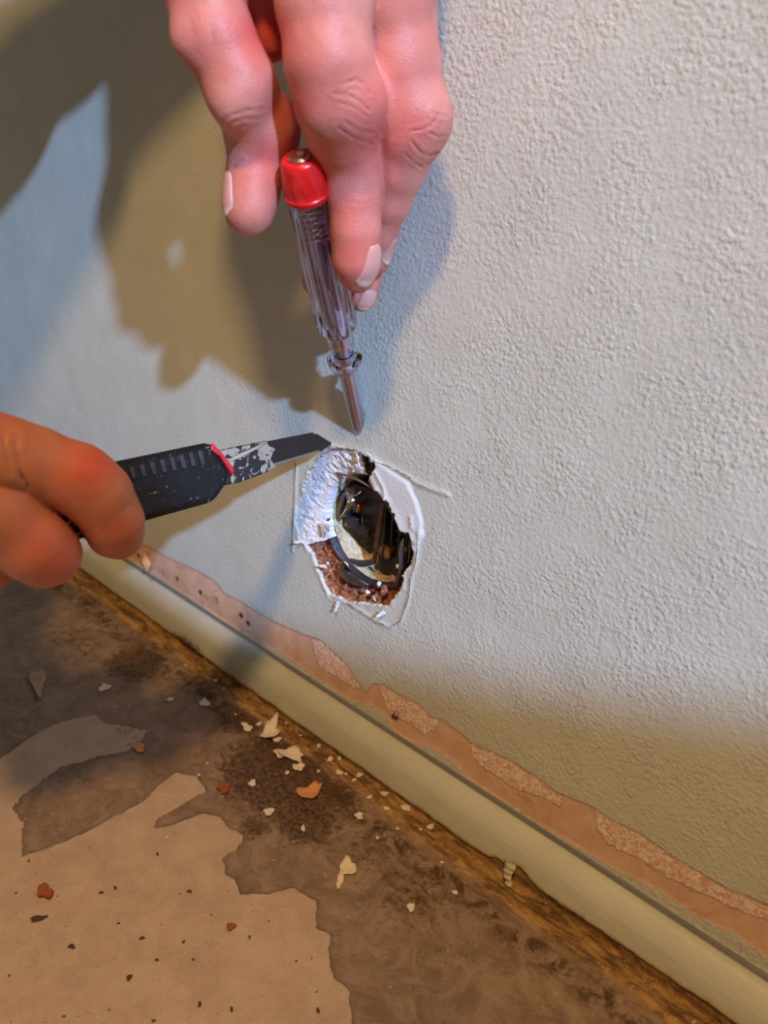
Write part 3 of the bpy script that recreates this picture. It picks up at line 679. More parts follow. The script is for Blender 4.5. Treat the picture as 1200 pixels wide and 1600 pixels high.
CH = pl_([(300, 712), (372, 697), (413, 689), (417, 696), (428, 702), (424, 709), (420, 718), (429, 730), (415, 738), (372, 754), (300, 768)])
mb = MB(); mb.slab(CH, -.0022, .0018); ch = mb.build('blade_channel', M_CAR, knife, bevel=.0005, seg=3); ch['label'] = 'scuffed silver and black blade channel'
mb = MB(); RG = pl_([(345, 726), (372, 708), (404, 694), (417, 693), (400, 703), (374, 717)], .002); mb.slab(RG, .0014, .0028); mb.build('folded_ridge', simple('polished_metal', (.85, .80, .72), .2, 1.), ch, bevel=.0005, seg=3)
BL = pl_([(360, 704), (415, 690), (488, 675.5), (491, 679), (494, 677.5), (519, 693), (500, 706), (497, 705.5), (426, 726), (370, 744)])
mb = MB(); mb.slab(BL, -.0005, .0003); bl = mb.build('blade', M_BLADE, knife, smoothf=False); bl['label'] = 'dark snap-off blade with a chipped corner'
ED = pl_([(426, 724.5), (497, 703.5), (500, 706), (497, 706), (426, 727.5)]); mb = MB(); mb.slab(ED, -.0003, .00036); mb.build('cutting_edge', M_EDGE, bl, smoothf=False)
# ================================================================ HANDS
def round_cone(p, a, b, r1, r2):
    ba = b-a; l2 = ba@ba; rr = r1-r2; a2 = l2-rr*rr; il2 = 1/l2
    pa = p-a; y = pa@ba; z = y-l2
    x = pa*l2-y[:, None]*ba; x2 = (x*x).sum(1); y2 = y*y*l2; z2 = z*z*l2
    k = np.sign(rr)*rr*rr*x2
    return np.where(np.sign(z)*a2*z2 > k, np.sqrt(x2+z2)*il2-r2, np.where(np.sign(y)*a2*y2 < k, np.sqrt(x2+y2)*il2-r1, (np.sqrt(np.maximum(x2*a2*il2, 0))+y*rr)*il2-r1))
def smin(a, b, k):
    h = np.maximum(k-np.abs(a-b), 0)/k; return np.minimum(a, b)-h*h*k*.25
def mkpt(q):
    x = P(q[0], q[1], q[2]); r = q[3]*q[2]*1e-3/F if q[3] > 1 else q[3]
    return x, r
def prims(ch):
    pts = [mkpt(q) for q in ch]; out = []
    for (a, r1), (b, r2) in zip(pts[:-1], pts[1:]):
        if np.linalg.norm(b-a) <= abs(r1-r2)+1e-5: continue
        out.append((a, b, r1, r2, (a+b)/2, np.linalg.norm(b-a)/2+max(r1, r2)))
    return out
FAR = .03
def chain_sdf(p, pr, k=.004):
    d = np.full(len(p), FAR)
    for a, b, r1, r2, c, R in pr:
        m_ = ((p-c)**2).sum(1) < (R+.017)**2
        if m_.any(): d[m_] = smin(d[m_], round_cone(p[m_], a, b, r1, r2), k)
    return d
def hand_sdf(chains, palm, blobs=()):
    cp = [prims(c) for c in chains]; pp = [prims(c) for c in palm]; bl = [(mkpt(q[:4]), q[4] if len(q) > 4 else .006) for q in blobs]
    def f(p):
        d = None
        for ch in cp:
            e = chain_sdf(p, ch); d = e if d is None else smin(d, e, .0016)
        g = None
        for ch in pp:
            e = chain_sdf(p, ch, .008); g = e if g is None else smin(g, e, .016)
        d = smin(d, g, .010)
        for (c, r), k in bl: d = smin(d, np.linalg.norm(p-c, axis=1)-r, k)
        return d
    return f
def surface_net(fn, lo, hi, h):
    n = (np.ceil((hi-lo)/h/4).astype(int)+1)*4+1
    g = [lo[i]+h*np.arange(n[i]) for i in range(3)]
    Cg = np.stack(np.meshgrid(*[q[::4] for q in g], indexing='ij'), -1); cs = Cg.shape[:3]; Cv = fn(Cg.reshape(-1, 3)).reshape(cs)
    near = np.abs(Cv) < h*4*2.0; fx = [np.minimum((np.arange(n[i])+2)//4, cs[i]-1) for i in range(3)]
    S = Cv[np.ix_(*fx)].copy(); msk = near[np.ix_(*fx)]; I_ = np.argwhere(msk); S[msk] = fn(lo+h*I_)
    S[[0, -1]] = np.maximum(S[[0, -1]], h*.3); S[:, [0, -1]] = np.maximum(S[:, [0, -1]], h*.3); S[:, :, [0, -1]] = np.maximum(S[:, :, [0, -1]], h*.3)
    acc = np.zeros(tuple(n-1)+(3,)); cnt = np.zeros(tuple(n-1))
    quads = []; cells = -np.ones(tuple(n-1), int); todo = []
    for ax_ in range(3):
        s0 = [slice(None)]*3; s1 = [slice(None)]*3; s0[ax_] = slice(0, -1); s1[ax_] = slice(1, None)
        a = S[tuple(s0)]; b = S[tuple(s1)]; cr = (a < 0) != (b < 0)
        I = np.argwhere(cr); av = a[cr]; bv = b[cr]; t = av/(av-bv)
        pos = I.astype(float); pos[:, ax_] += t
        o1, o2 = [k for k in range(3) if k != ax_]
        ok = (I[:, o1] > 0) & (I[:, o2] > 0) & (I[:, o1] < n[o1]-1) & (I[:, o2] < n[o2]-1)
        I = I[ok]; pos = pos[ok]; av = av[ok]; cs = []
        for d1, d2 in ((0, 0), (-1, 0), (-1, -1), (0, -1)):
            J = I.copy(); J[:, o1] += d1; J[:, o2] += d2
            np.add.at(acc, (J[:, 0], J[:, 1], J[:, 2]), pos); np.add.at(cnt, (J[:, 0], J[:, 1], J[:, 2]), 1); cs.append(J)
        todo.append((cs, av, ax_))
    used = cnt > 0; cells[used] = np.arange(used.sum()); V = acc[used]/cnt[used][:, None]*h+lo
    for cs, av, ax_ in todo:
        q = np.stack([cells[J[:, 0], J[:, 1], J[:, 2]] for J in cs], 1)
        flip = (av < 0) ^ (ax_ == 1); q[~flip] = q[~flip][:, ::-1]; quads.append(q)
    return V, np.concatenate(quads)
def grad(fn, p, e=2e-4):
    d = np.stack([fn(p+np.eye(3)[k]*e)-fn(p-np.eye(3)[k]*e) for k in range(3)], 1); return d/(np.linalg.norm(d, axis=1)[:, None]+1e-12)
def subdivide(V, Q):
    e = np.sort(np.stack([Q, np.roll(Q, -1, 1)], 2).reshape(-1, 2), 1); u, inv = np.unique(e, axis=0, return_inverse=True); inv = inv.reshape(-1, 4)
    n = len(V); fc = V[Q].mean(1); ep = V[u].mean(1); V2 = np.concatenate([V, ep, fc]); E_ = inv+n; Fc = np.arange(len(Q))+n+len(u)
    return V2, np.concatenate([np.stack([Q[:, k], E_[:, k], Fc, E_[:, (k-1) % 4]], 1) for k in range(4)])
CAMW = c2w([0, 0, 0])
def skin_mat(name, ca, cb, cr):
    t = NT(name); v = t.obj()
    n = t.noise(55, 3, .55, .3, v); c = t.mix(t.ss(n, .35, .7), ca, cb); c = t.mix(t.math('MULTIPLY', t.attr('red'), 1.0, clamp=True), c, cr)
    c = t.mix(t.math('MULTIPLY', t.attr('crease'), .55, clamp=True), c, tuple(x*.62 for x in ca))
    h = t.math('ADD', t.math('MULTIPLY', t.voro(1700, v), .5), t.math('MULTIPLY', t.noise(900, 3, .6, 0, v), .6)); h = t.math('ADD', h, t.math('MULTIPLY', t.noise(260, 3, .6, .5, v), .9))
    m_ = t.out(c, .46, t.bump(h, .00016), Specular_IOR_Level=.38, Subsurface_Weight=.22)
    t.b.inputs['Subsurface Radius'].default_value = (1.0, .30, .16); t.b.inputs['Subsurface Scale'].default_value = .0035; return m_
def build_hand(name, fn, lo, hi, h, creases, reds, mat, sub=2):
    V, Q = surface_net(fn, np.array(lo), np.array(hi), h)
    for _ in range(sub):
        V, Q = subdivide(V, Q)
        for __ in range(2 if _ else 1):
            d = fn(V); V = V-grad(fn, V)*np.clip(d, -h, h)[:, None]
    N = grad(fn, V); px, dep = w2px(V); vis = ((V-CAMW)*N).sum(1) < 0
    nz = fbm(V[:, 0]*60, V[:, 1]*60, V[:, 2]*60, 3); off = .00035*nz
    cre = np.zeros(len(V))
    for pts, w_, amp in creases:
        d = polydist(px, np.array(pts, float), False); m_ = vis & (d < 4*w_)
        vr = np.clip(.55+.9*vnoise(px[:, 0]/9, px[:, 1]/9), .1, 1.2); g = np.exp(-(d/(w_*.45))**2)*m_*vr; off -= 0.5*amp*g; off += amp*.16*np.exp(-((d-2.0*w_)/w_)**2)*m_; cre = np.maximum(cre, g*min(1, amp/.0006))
    red = .18*(fbm(V[:, 0]*45+3, V[:, 1]*45, V[:, 2]*45, 3)+.3)
    for a, b, r, k in reds: red += k*np.exp(-(((px[:, 0]-a)**2+(px[:, 1]-b)**2)/r**2))
    base = V.mean(0)
    return V+N*off[:, None], Q, dict(red=red, crease=cre)
def nail(px, py, d, axis_img, normal_img, length, width, R, parent, mat, fn, name='fingernail'):
    """curved plate; axis towards the free edge, normal outward (both camera-relative)"""
    o_ = P(px, py, d); a = dirw(axis_img); nn = np.array(dirw(normal_img)); nn = nrm(nn-nn.dot(a)*a); s = np.cross(a, nn); V = []; nu, nv = 14, 14
    for j in range(nv+1):
        v_ = j/nv*2-1
        for i in range(nu+1):
            u_ = i/nu*2-1; lim = (1-abs(v_)**4)**.25 if v_ < 0 else (1-.985*abs(v_)**4)**.5; ang = u_*width/2/R*max(lim, .05)
            V.append(o_+a*(length/2*v_)+R*(math.sin(ang)*s+math.cos(ang)*nn)-R*nn-nn*(.0006*v_*v_ if v_ < 0 else 0))
    V = np.array(V)
    for _ in range(6):
        dd = fn(V); V = V-nn*np.clip(dd-.00035, -.002, .002)[:, None]
    # stiff plate: blend towards its own low-order shape, edges slightly sunk
    q = V.reshape(nv+1, nu+1, 3)
    for _ in range(3): q[1:-1, 1:-1] = (q[:-2, 1:-1]+q[2:, 1:-1]+q[1:-1, :-2]+q[1:-1, 2:])/4
    uu = np.abs(np.linspace(-1, 1, nu+1))[None, :]**6*np.ones((nv+1, 1)); vv = np.clip(-np.linspace(-1, 1, nv+1), 0, 1)[:, None]**6*np.ones((1, nu+1))
    q = q-nn*(.0006*np.maximum(uu, vv))[..., None]+nn*.00015; V = q.reshape(-1, 3)
    f = [(j*(nu+1)+i, j*(nu+1)+i+1, (j+1)*(nu+1)+i+1, (j+1)*(nu+1)+i) for j in range(nv) for i in range(nu)]
    inv = np.array(parent.matrix_world.inverted()); V = V-np.array(parent.location)
    tip = np.repeat(np.linspace(0, 1, nv+1), nu+1)
    ob = link(name, V, f, mat, parent, attrs=dict(tip=tip)); sm = ob.modifiers.new('s', 'SOLIDIFY'); sm.thickness = .0005; sm.offset = -1; return ob
def nail_mat():
    t = NT('fingernail'); c = t.mix(t.ss(t.attr('tip'), .80, .88), (.66, .33, .26), (.76, .58, .46)); return t.out(c, .36, None, Specular_IOR_Level=.35, Subsurface_Weight=.2, Subsurface_Scale=.001)
M_NAIL = nail_mat()
def finish_hand(name, res, org, mat, label):
    V, Q, at = res; V = V-org; o = link(name, V, Q, mat, attrs=at); o.location = tuple(org); bpy.context.view_layer.update(); return tag(o, label, 'hand')

M_SKINR = skin_mat('pink_skin', (.58, .20, .145), (.70, .285, .215), (.72, .12, .10))
M_SKINL = skin_mat('tanned_skin', (.46, .17, .075), (.56, .23, .105), (.56, .10, .055))
# ---- hand holding the tester (comes from above)
thumb = [(285, -190, 234, 70), (316, -20, 230, 58), (341, 60, 234, 55), (374, 130, 239, 54), (404, 196, 252, 51), (404, 232, 257, 44), (396, 285, 259, 40), (390, 322, 260, 36.5), (389, 332, 260, 34)]
index = [(505, -220, 216, 82), (506, -60, 221, 78), (507, 0, 223, 74), (514, 100, 227, 66), (524, 160, 233, 61), (534, 205, 243, 53), (551, 260, 253, 42), (554, 310, 256, 39), (556, 360, 260, 36), (557, 405, 265, 34), (560, 432, 269, 26)]
middle = [(592, -220, 222, 80), (607, -60, 229, 64), (611, 0, 233, 58), (627, 100, 241, 59), (639, 172, 247, 56), (637, 205, 250, 52), (619, 262, 259, 42), (604, 312, 267, 35), (590, 358, 275, 29), (582, 400, 283, 25), (580, 408, 285, 23)]
ring = [(600, -200, 230, 60), (640, -60, 242, 46), (636, 60, 253, 44), (622, 180, 264, 42), (598, 300, 279, 34), (577, 400, 291, 27), (567, 445, 297, 23.5), (565, 464, 298, 23)]
pinky = [(420, -190, 232, 56), (436, -50, 243, 46), (450, 25, 252, 40), (490, 115, 265, 36), (520, 230, 281, 30), (508, 370, 300, 25), (494, 440, 309, 22)]
WR = (370, -640, 221); SL = [(190, -530, 242), (-295, -330, 292), (-1100, -560, 262)]
palmR = [[(505, -220, 217, 82), (*WR[:2], 216, .018)], [(592, -220, 222, 80), (*WR[:2], 219, .018)], [(600, -200, 230, 60), (*WR[:2], 222, .018)], [(285, -190, 234, 70), (320, -430, 224, .015), (*WR[:2], 221, .018)],
         [(420, -190, 232, 56), (*WR[:2], 220, .016)], [(320, -130, 230, .010), (470, -130, 226, .011)], [(*WR, .020), (*SL[0], .024), (-100, -430, 265, .026)]]
web = [(372, -80, 242, 46), (400, -8, 246, 38), (418, 56, 251, 26), (420, 70, 252, 24)]
fnR = hand_sdf([thumb, index, middle, ring, pinky, web], palmR, [(366, 165, 238, 30), (424, 204, 258, 36, .01), (558, 160, 233, 40, .008), (668, 186, 247, 30, .008), (300, 60, 231, 25, .008)])
crR = [([(347, 190), (358, 181), (385, 172), (412, 170)], 3.2, .0005), ([(350, 203), (366, 190), (388, 185), (404, 186)], 3, .0004), ([(356, 220), (366, 206), (380, 197)], 3.2, .0007), ([(364, 262), (372, 252), (378, 250)], 3, .0007),
    ([(536, 132), (556, 124), (570, 132), (578, 146)], 3.2, .0006), ([(522, 146), (546, 149), (566, 160), (576, 172)], 3, .0005), ([(528, 160), (552, 168), (574, 182)], 2.6, .0004), ([(545, 140), (560, 140), (568, 150)], 2.6, .0005), ([(540, 190), (560, 204), (584, 208)], 3, .0006), ([(528, 200), (556, 218), (584, 226)], 2.6, .0004),
    ([(676, 176), (688, 180), (698, 182)], 3, .0007), ([(640, 206), (660, 202), (674, 196), (682, 184)], 3, .0006), ([(644, 222), (656, 238), (672, 245), (682, 240)], 3.2, .0007), ([(697, 212), (684, 214), (672, 208)], 2.6, .0006), ([(632, 240), (646, 254), (660, 262)], 2.6, .0004),
    ([(298, 30), (306, 60), (312, 84)], 8, .0004), ([(330, 40), (334, 70)], 9, .0004), ([(540, 315), (570, 318), (588, 312)], 3, .0002)]
reR = [(455, 175, 32, .5), (400, 270, 45, .35), (415, 240, 28, .5), (600, 140, 55, .5), (600, 230, 60, .45), (540, 320, 50, .4), (550, 400, 35, .4), (330, 60, 60, .15), (475, 150, 45, .3), (416, 50, 42, 1.0), (500, 60, 60, .2), (660, 200, 25, .25)]
pts_ = np.array([mkpt(q)[0] for c in [thumb, index, middle, ring, pinky]+palmR for q in c]); lo = pts_.min(0)-.034; hi = pts_.max(0)+.034; hi[1] = min(hi[1], -.002)
org = P(480, -200, 200)
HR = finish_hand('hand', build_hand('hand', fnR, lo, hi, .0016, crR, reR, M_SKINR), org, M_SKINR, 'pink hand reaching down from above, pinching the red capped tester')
nail(361, 306, 257, (-.10, -1, .05), (-.93, .05, -.35), .0150, .0115, .0085, HR, M_NAIL, fnR)['label'] = 'thumbnail seen almost edge on'
nail(579, 416, 262, (-.12, -1, .30), (.80, -.12, -.60), .0150, .0092, .0070, HR, M_NAIL, fnR)
nail(598, 388, 280, (-.30, -1, .40), (.85, .0, -.55), .0105, .0085, .0062, HR, M_NAIL, fnR)
nail(577, 470, 294, (-.12, -1, .30), (.70, -.2, -.65), .0085, .0075, .0058, HR, M_NAIL, fnR)
# unseen sleeved forearm of the same arm, added to cast shade on the wall
mb = MB(); sp = np.array([P(30, -405, 262), P(-130, -390, 275), P(*SL[1]), P(-700, -420, 282), P(*SL[2])]); t_ = np.linspace(0, 4, 60); q = np.stack([np.interp(t_, range(5), sp[:, k]) for k in range(3)], 1)
for _ in range(12): q[1:-1] = (q[:-2]+2*q[1:-1]+q[2:])/4
rr = np.interp(t_, range(5), [.032, .046, .062, .066, .068])+.0012*np.sin(t_*34); mb.tube(q-org, rr, 48)
mb.build('shade_sleeve', simple('grey_shade_sleeve', (.20, .21, .24), .9, 0, .2, 700, .0008), HR)['label'] = 'unseen grey knit-sleeved forearm, added to shade the wall'
# ---- hand holding the knife (comes from the left)
indexL = [(-190, 660, 222, 74), (-60, 690, 232, 62), (15, 712, 240, 56), (62, 724, 246, 52), (110, 745, 252, 50), (155, 776, 258, 49), (177, 812, 264, 43), (185, 834, 270, 35.5), (174, 834, 288, 33), (150, 815, 302, 31)]
middleL = [(-190, 790, 222, 74), (-70, 800, 234, 66), (-5, 804, 242, 60), (48, 848, 250, 54), (72, 866, 256, 48), (72, 862, 276, 42), (55, 850, 296, 38)]
ringL = [(-200, 850, 226, 60), (-90, 862, 240, 48), (-24, 884, 252, 38), (-20, 872, 276, 34)]
pinkyL = [(-230, 890, 232, 50), (-150, 905, 242, 40), (-110, 895, 262, 32)]
thumbL = [(-260, 760, 262, 62), (-120, 790, 290, 48), (-20, 800, 305, 40), (60, 795, 308, 36)]
palmL = [[(-190, 660, 224, 74), (-340, 585, 280, .018)], [(-190, 790, 226, 74), (-340, 595, 280, .018)], [(-200, 850, 228, 60), (-340, 600, 280, .018)], [(-230, 890, 234, 48), (-340, 605, 280, .016)], [(-260, 760, 262, 62), (-330, 600, 286, .018)], [(-330, 590, 284, .022), (-650, 490, 303, .026)]]
fnL = hand_sdf([indexL, middleL, ringL, pinkyL, thumbL], palmL, [(140, 742, 250, 30, .01)])
crL = [([(26, 684), (24, 706), (30, 735), (44, 762)], 6, .0016), ([(4, 676), (6, 700), (14, 740)], 5, .0006), ([(84, 690), (92, 706)], 4, .0002), ([(130, 800), (150, 806), (168, 796)], 5, .0002)]
reL = [(148, 728, 36, .8), (110, 735, 55, .5), (185, 830, 45, .5), (95, 870, 60, .65), (40, 840, 50, .3), (10, 645, 30, .4)]
pts_ = np.array([mkpt(q)[0] for c in [indexL, middleL, ringL, pinkyL, thumbL]+palmL for q in c])
lo = pts_.min(0)-.034; hi = pts_.max(0)+.034; lo[2] = max(lo[2], .004)
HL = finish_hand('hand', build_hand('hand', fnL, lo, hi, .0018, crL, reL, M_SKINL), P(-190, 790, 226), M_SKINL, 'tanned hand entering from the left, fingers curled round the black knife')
mb = MB(); orgL = np.array(HL.location); sp = np.array([P(-255, 575, 288), P(-480, 520, 298), P(-900, 430, 312), P(-1500, 300, 330)]); t_ = np.linspace(0, 3, 50); q = np.stack([np.interp(t_, range(4), sp[:, k]) for k in range(3)], 1)  # unseen sleeved forearm, added so that the floor at left lies in shade
for _ in range(12): q[1:-1] = (q[:-2]+2*q[1:-1]+q[2:])/4
rr = np.interp(t_, range(4), [.036, .046, .054, .060])+.0012*np.sin(t_*30); mb.tube(q-orgL, rr, 48)
mb.build('shade_sleeve', simple('dark_shade_sleeve', (.09, .10, .13), .9, 0, .2, 600, .0006), HL)['label'] = 'unseen dark-sleeved forearm, added to shade the floor'
# ================================================================ DEBRIS
def flake(name, px, py, rpx, mat, label, cat, group=None, th=.0006, curl=.15, n=22, seed=None, asp=1.0, rot=0., z=None, jag=.28, base=None):
    rs = np.random.default_rng(seed if seed is not None else int(px*7+py))
    c = onfloor(px, py, .0) if base is None else base; dist = np.linalg.norm(c-c2w([0, 0, 0])); r = rpx*dist/F
    ph = rs.random(6)*6.3
    V = []; rings = [0, .35, .7, 1.0]; up = []
    for ring in rings[1:]:
        for k in range(n):
            a = 2*math.pi*k/n; rr = r*ring*(1+jag*ring*(math.sin(2*a+ph[0])*.5+math.sin(3*a+ph[1])*.6+math.sin(5*a+ph[2])*.5+.5*(rs.random()-.5)))
            x = rr*math.cos(a)*asp; y = rr*math.sin(a)/asp; x, y = x*math.cos(rot)-y*math.sin(rot), x*math.sin(rot)+y*math.cos(rot)
            V.append([x, y, curl*r*((x/r)**2*math.cos(ph[3])**2+.7*(y/r)**2)+.06*r*rs.random()])
    V = [[0, 0, 0]]+V; m_ = len(V); zmin = min(v[2] for v in V); V = [[a, b, q-zmin] for a, b, q in V]
    T = [[a, b, q+th] for a, b, q in V]; f = []
    for s_, off in ((1, m_), (0, 0)):
        tri = [(off, off+1+k, off+1+(k+1) % n) for k in range(n)]+[(off+1+j*n+k, off+1+(j+1)*n+k, off+1+(j+1)*n+(k+1) % n, off+1+j*n+(k+1) % n) for j in range(2) for k in range(n)]
        f += tri if s_ else [t_[::-1] for t_ in tri]
    L_ = 1+2*n; f += [(L_+k, L_+(k+1) % n, m_+L_+(k+1) % n, m_+L_+k) for k in range(n)]
    o = link(name, V+T, f, mat, smoothf=True); o.location = (c[0], c[1], (floor_z(c[0], c[1]) if z is None else z)); 
    return tag(o, label, cat, group)
_fv = np.array([v.co[:] for v in FLOOR.data.vertices])
def floor_z(x, y):
    i = np.argmin((_fv[:, 0]-x)**2+(_fv[:, 1]-y)**2); return float(_fv[i, 2])
M_FL = simple('cream_paint_flake', (.78, .66, .44), .6, 0, .15, 500, .0002)
M_FW = simple('pale_plaster_chip', (.80, .70, .58), .8, 0, .15, 600, .0003)
M_FO = simple('orange_plaster_chip', (.66, .30, .12), .7, 0, .35, 500, .0003)
M_FR = simple('red_brick_crumb', (.34, .09, .03), .85, 0, .3, 700, .0003)
M_FD = simple('dark_wood_splinter', (.07, .04, .025), .7, 0, .4, 500, .0002)
M_FG = simple('sage_paint_flake', (.56, .54, .38), .55, 0, .15, 400, .0002)
flake('paint_flake', 543, 1356, 13, M_FL, 'cream paint flake with a jagged outline lying alone on the brown patch of floor', 'flake', asp=.9, curl=.25)
flake('paint_flake', 531, 1376, 8, M_FL, 'narrow curved cream flake touching the larger cream flake on the brown floor patch', 'flake', asp=.6, curl=.3, rot=.6)
flake('plaster_chip', 484, 1240, 15, M_FO, 'orange plaster chip standing out on the dark grime near the wall', 'chip', asp=.75, curl=.5, th=.0012)
flake('plaster_chip', 423, 1146, 16, M_FW, 'tall white plaster chip leaning on the glue ridge below the hole', 'chip', asp=.7, curl=.5, rot=.5)
flake('plaster_chip', 455, 1180, 15, M_FW, 'forked white plaster chip between the tall chip and the orange chip', 'chip', asp=.7, curl=.5, rot=1.9)
flake('plaster_chip', 438, 1176, 9, M_FW, 'small pinkish chip just left of the forked white chip', 'chip', asp=1.3)
flake('plaster_chip', 467, 1198, 8, M_FW, 'rounded white crumb just below the forked white chip', 'chip')
flake('plaster_chip', 386, 1136, 8, M_FW, 'small white chip left of the tall white chip', 'chip', asp=1.4)
flake('plaster_chip', 320, 1098, 8, M_FW, 'pink white crumb on the glue beside the soot mark', 'chip')
flake('plaster_chip', 561, 1274, 6, M_FW, 'single small white crumb right of the orange chip', 'chip')
flake('plaster_chip', 215, 1167, 10, M_FO, 'flat orange chip on the pale upper floor patch', 'chip', asp=1.5, curl=.05)
flake('brick_crumb', 70, 1396, 9, M_FR, 'reddish brick crumb on the pale concrete at lower left', 'crumb', asp=1.2, th=.0025, curl=.0)
flake('brick_crumb', 350, 1232, 9, M_FR, 'dark red crumb at the edge of the grime left of the orange chip', 'crumb', th=.002, curl=.0)
flake('brick_crumb', 361, 1450, 5, M_FR, 'small brown crumb alone on the pale concrete, lower middle', 'crumb', th=.0014, curl=.0)
flake('splinter', 60, 1436, 6, M_FD, 'black splinter on the pale concrete below the brick crumb', 'splinter', asp=1.7, rot=.9, curl=.02)
flake('splinter', 112, 1480, 3.5, M_FD, 'short black splinter right of the longer black splinter', 'splinter', asp=1.4, rot=.4, curl=.02)
flake('splinter', 202, 1528, 3.5, M_FD, 'dark speck sized splinter near the bottom of the pale concrete', 'splinter', curl=.02)
flake('wood_sliver', 58, 1066, 17, simple('pale_wood_sliver', (.42, .29, .16), .7, 0, .4, 250), 'long pale wood sliver on the shaded floor at far left', 'sliver', asp=2.0, curl=.12, th=.0012, jag=.45, rot=-.25)
flake('plaster_chip', 163, 1074, 8, M_FW, 'pale chip at the edge of the shade right of the wood sliver', 'chip')
# small crumbs, all alike
rs = np.random.default_rng(3)
spots = [(262,1098),(291,1043),(349,1078),(338,1064),(368,1113),(404,1127),(435,1157),(503,1168),(515,1190),(530,1207),(541,1215),(555,1222),(452,1207),(422,1268),(478,1296),(313,1209),(395,1228),(575,1246),(601,1268),(620,1296),(655,1300),(588,1310),(690,1342),(712,1395),(640,1420),(260,1305),(320,1190),(181,1100),(448,1130),(470,1150),(496,1205),(612,1235),(640,1262),(672,1290),(545,1180),(574,1200)]
c0 = None
for i, (a, b) in enumerate(spots):
    c_ = onfloor(a+rs.normal()*2, b+rs.normal()*2)
    if c_[1] > -.0045: c_[1] = -.0045
    if c0 is None:
        o = c0 = flake('crumb', a, b, 6.0, M_FW, 'tiny pale plaster crumb among the litter along the skirting', 'crumb', 'pale crumbs along the foot of the wall', th=.0014, curl=.05, n=12); s0_ = 1
    else:
        o = c0.copy(); C.objects.link(o)
    k = .3+.75*rs.random()**2.5; o.scale = (k, k*(.6+.5*rs.random()), k); o.rotation_euler = (0, 0, rs.random()*6.3)
    o.location = (c_[0], c_[1], floor_z(c_[0], c_[1])+.0001)
specks = [(25,1395),(45,1345),(90,1400),(158,1395),(185,1443),(222,1466),(302,1500),(287,1472),(245,1500),(180,1388),(281,1396),(296,1393),(390,1465),(463,1502),(487,1498),(497,1580),(495,1550),(312,1570),(171,1578),(240,1595),(100,1588),(246,1335),(362,1578),(15,1525),(420,1440),(140,1325),(330,1430)]
c1 = None
for i, (a, b) in enumerate(specks):
    c_ = onfloor(a, b)
    if c1 is None: o = c1 = flake('grit', a, b, 4.0, M_FD, 'tiny dark grit grain on the pale concrete floor', 'grit', 'dark grit on the pale concrete', th=.0008, curl=.0, n=10)
    else: o = c1.copy(); C.objects.link(o)
    k = .25+.5*rs.random()**2; o.scale = (k*1.2, k*.8, k); o.rotation_euler = (0, 0, rs.random()*6.3); o.location = (c_[0], c_[1], floor_z(c_[0], c_[1]))
# curled strip of paint hanging at the foot of the skirting
cA = onwall(797, 1350, -.0045); n = 26; V = []; W_ = .0028
for i in range(n+1):
    s_ = i/n; z = (cA[2]+.0018)*(1-s_)+.0008*s_; wob = .0005*math.sin(s_*26)
    for k in range(5):
        q = (k/4-.5)*2; V.append((cA[0]+.0016*s_+q*W_*(1-.45*s_)+.0006*math.sin(s_*9), -.0049-.0016*s_-.0006*math.cos(q*1.5)+wob, z+.0004*q))
f = [(i*5+k, i*5+k+1, (i+1)*5+k+1, (i+1)*5+k) for i in range(n) for k in range(4)]
V = np.array(V); org = V[-3].copy(); V -= org
o = link('paint_strip', V, f, M_FG); o.location = tuple(org); sm = o.modifiers.new('s', 'SOLIDIFY'); sm.thickness = .0004
tag(o, 'torn curl of cream green paint hanging from the skirting foot on the right', 'paint strip')
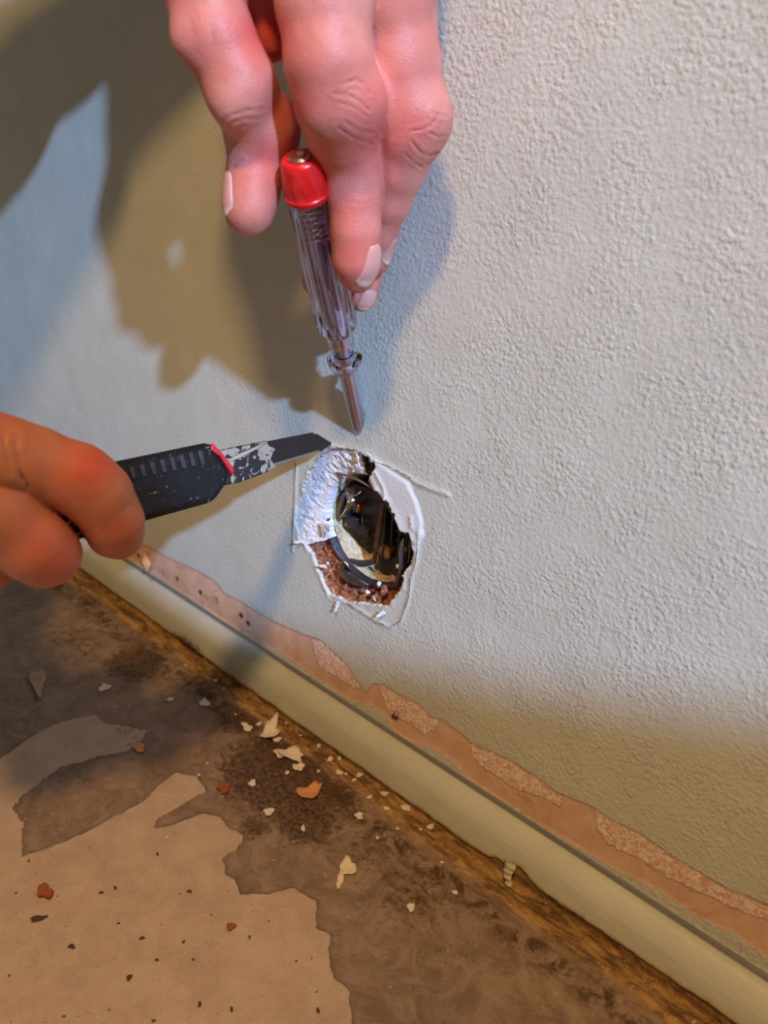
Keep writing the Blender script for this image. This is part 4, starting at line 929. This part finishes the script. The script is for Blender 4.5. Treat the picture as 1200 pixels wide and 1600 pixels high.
# loose flake caught on the ledge at left
b_ = onwall(231, 880, -.001)
V = [(-.006, 0, .006), (0, -.0015, .0075), (.005, -.001, .001), (.002, -.0025, -.005), (-.003, -.002, -.002), (0, -.004, .002)]
f = [(0, 4, 5), (4, 3, 5), (3, 2, 5), (2, 1, 5), (1, 0, 5)]
o = link('plaster_chip', V, f, simple('apricot_plaster_chip', (.80, .46, .24), .7, 0, .2, 400), smoothf=False); o.location = tuple(b_); sm = o.modifiers.new('s', 'SOLIDIFY'); sm.thickness = .0008
tag(o, 'apricot plaster chip clinging to the bare strip just right of the knife hand', 'chip')
# plaster bits and paper tatters round the hole
def tatter(px, py, len_, wid, ang, lab, mat=M_PL, y=-.0006, lift=.0022):
    b = onwall(px, py, y); n = 8; V = []; d = np.array([math.cos(ang), 0, math.sin(ang)]); s = np.array([-math.sin(ang), 0, math.cos(ang)])
    for i in range(n+1):
        t_ = i/n; w_ = wid*(1-t_**2*.8)*(1+.25*math.sin(i*2.3))
        for q in (-1, -.3, .4, 1): V.append(d*len_*t_+s*w_*q+np.array([0, -lift*t_**1.5+.0004*math.sin(i*1.9+q*2), 0]))
    f = [(i*4+k, i*4+k+1, (i+1)*4+k+1, (i+1)*4+k) for i in range(n) for k in range(3)]
    o = link('paper_tatter', np.array(V), f, mat, WALL); o.location = tuple(b); sm = o.modifiers.new('s', 'SOLIDIFY'); sm.thickness = .0003
    o['label'] = lab; return o
M_PAP = simple('torn_white_paper', (.80, .80, .78), .8, 0, .08, 600, .0002)
tatter(500, 828, .010, .0032, .55, 'white torn flap over the left rim', M_PAP, .002, .001)
tatter(474, 845, .006, .0012, 3.6, 'small torn tag left of the hole', M_PAP)
tatter(527, 940, .005, .0014, -1.4, 'torn tag under the hole', M_PAP)
tatter(582, 722, .005, .0012, 1.9, 'white shred beside the tester tip', M_PAP)
tatter(556, 704, .0085, .0010, -1.15, 'thin white shred in the top cleft', M_PAP, .000, .0005)
tatter(585, 938, .003, .0012, 1.6, 'small pale flake on the brick', M_PAP, .003, .001)
tatter(510, 885, .004, .0010, 3.3, 'pale flake on the lower left edge', M_PAP)
tatter(600, 955, .005, .0012, -2.2, 'pale flake under the brick', M_PAP)
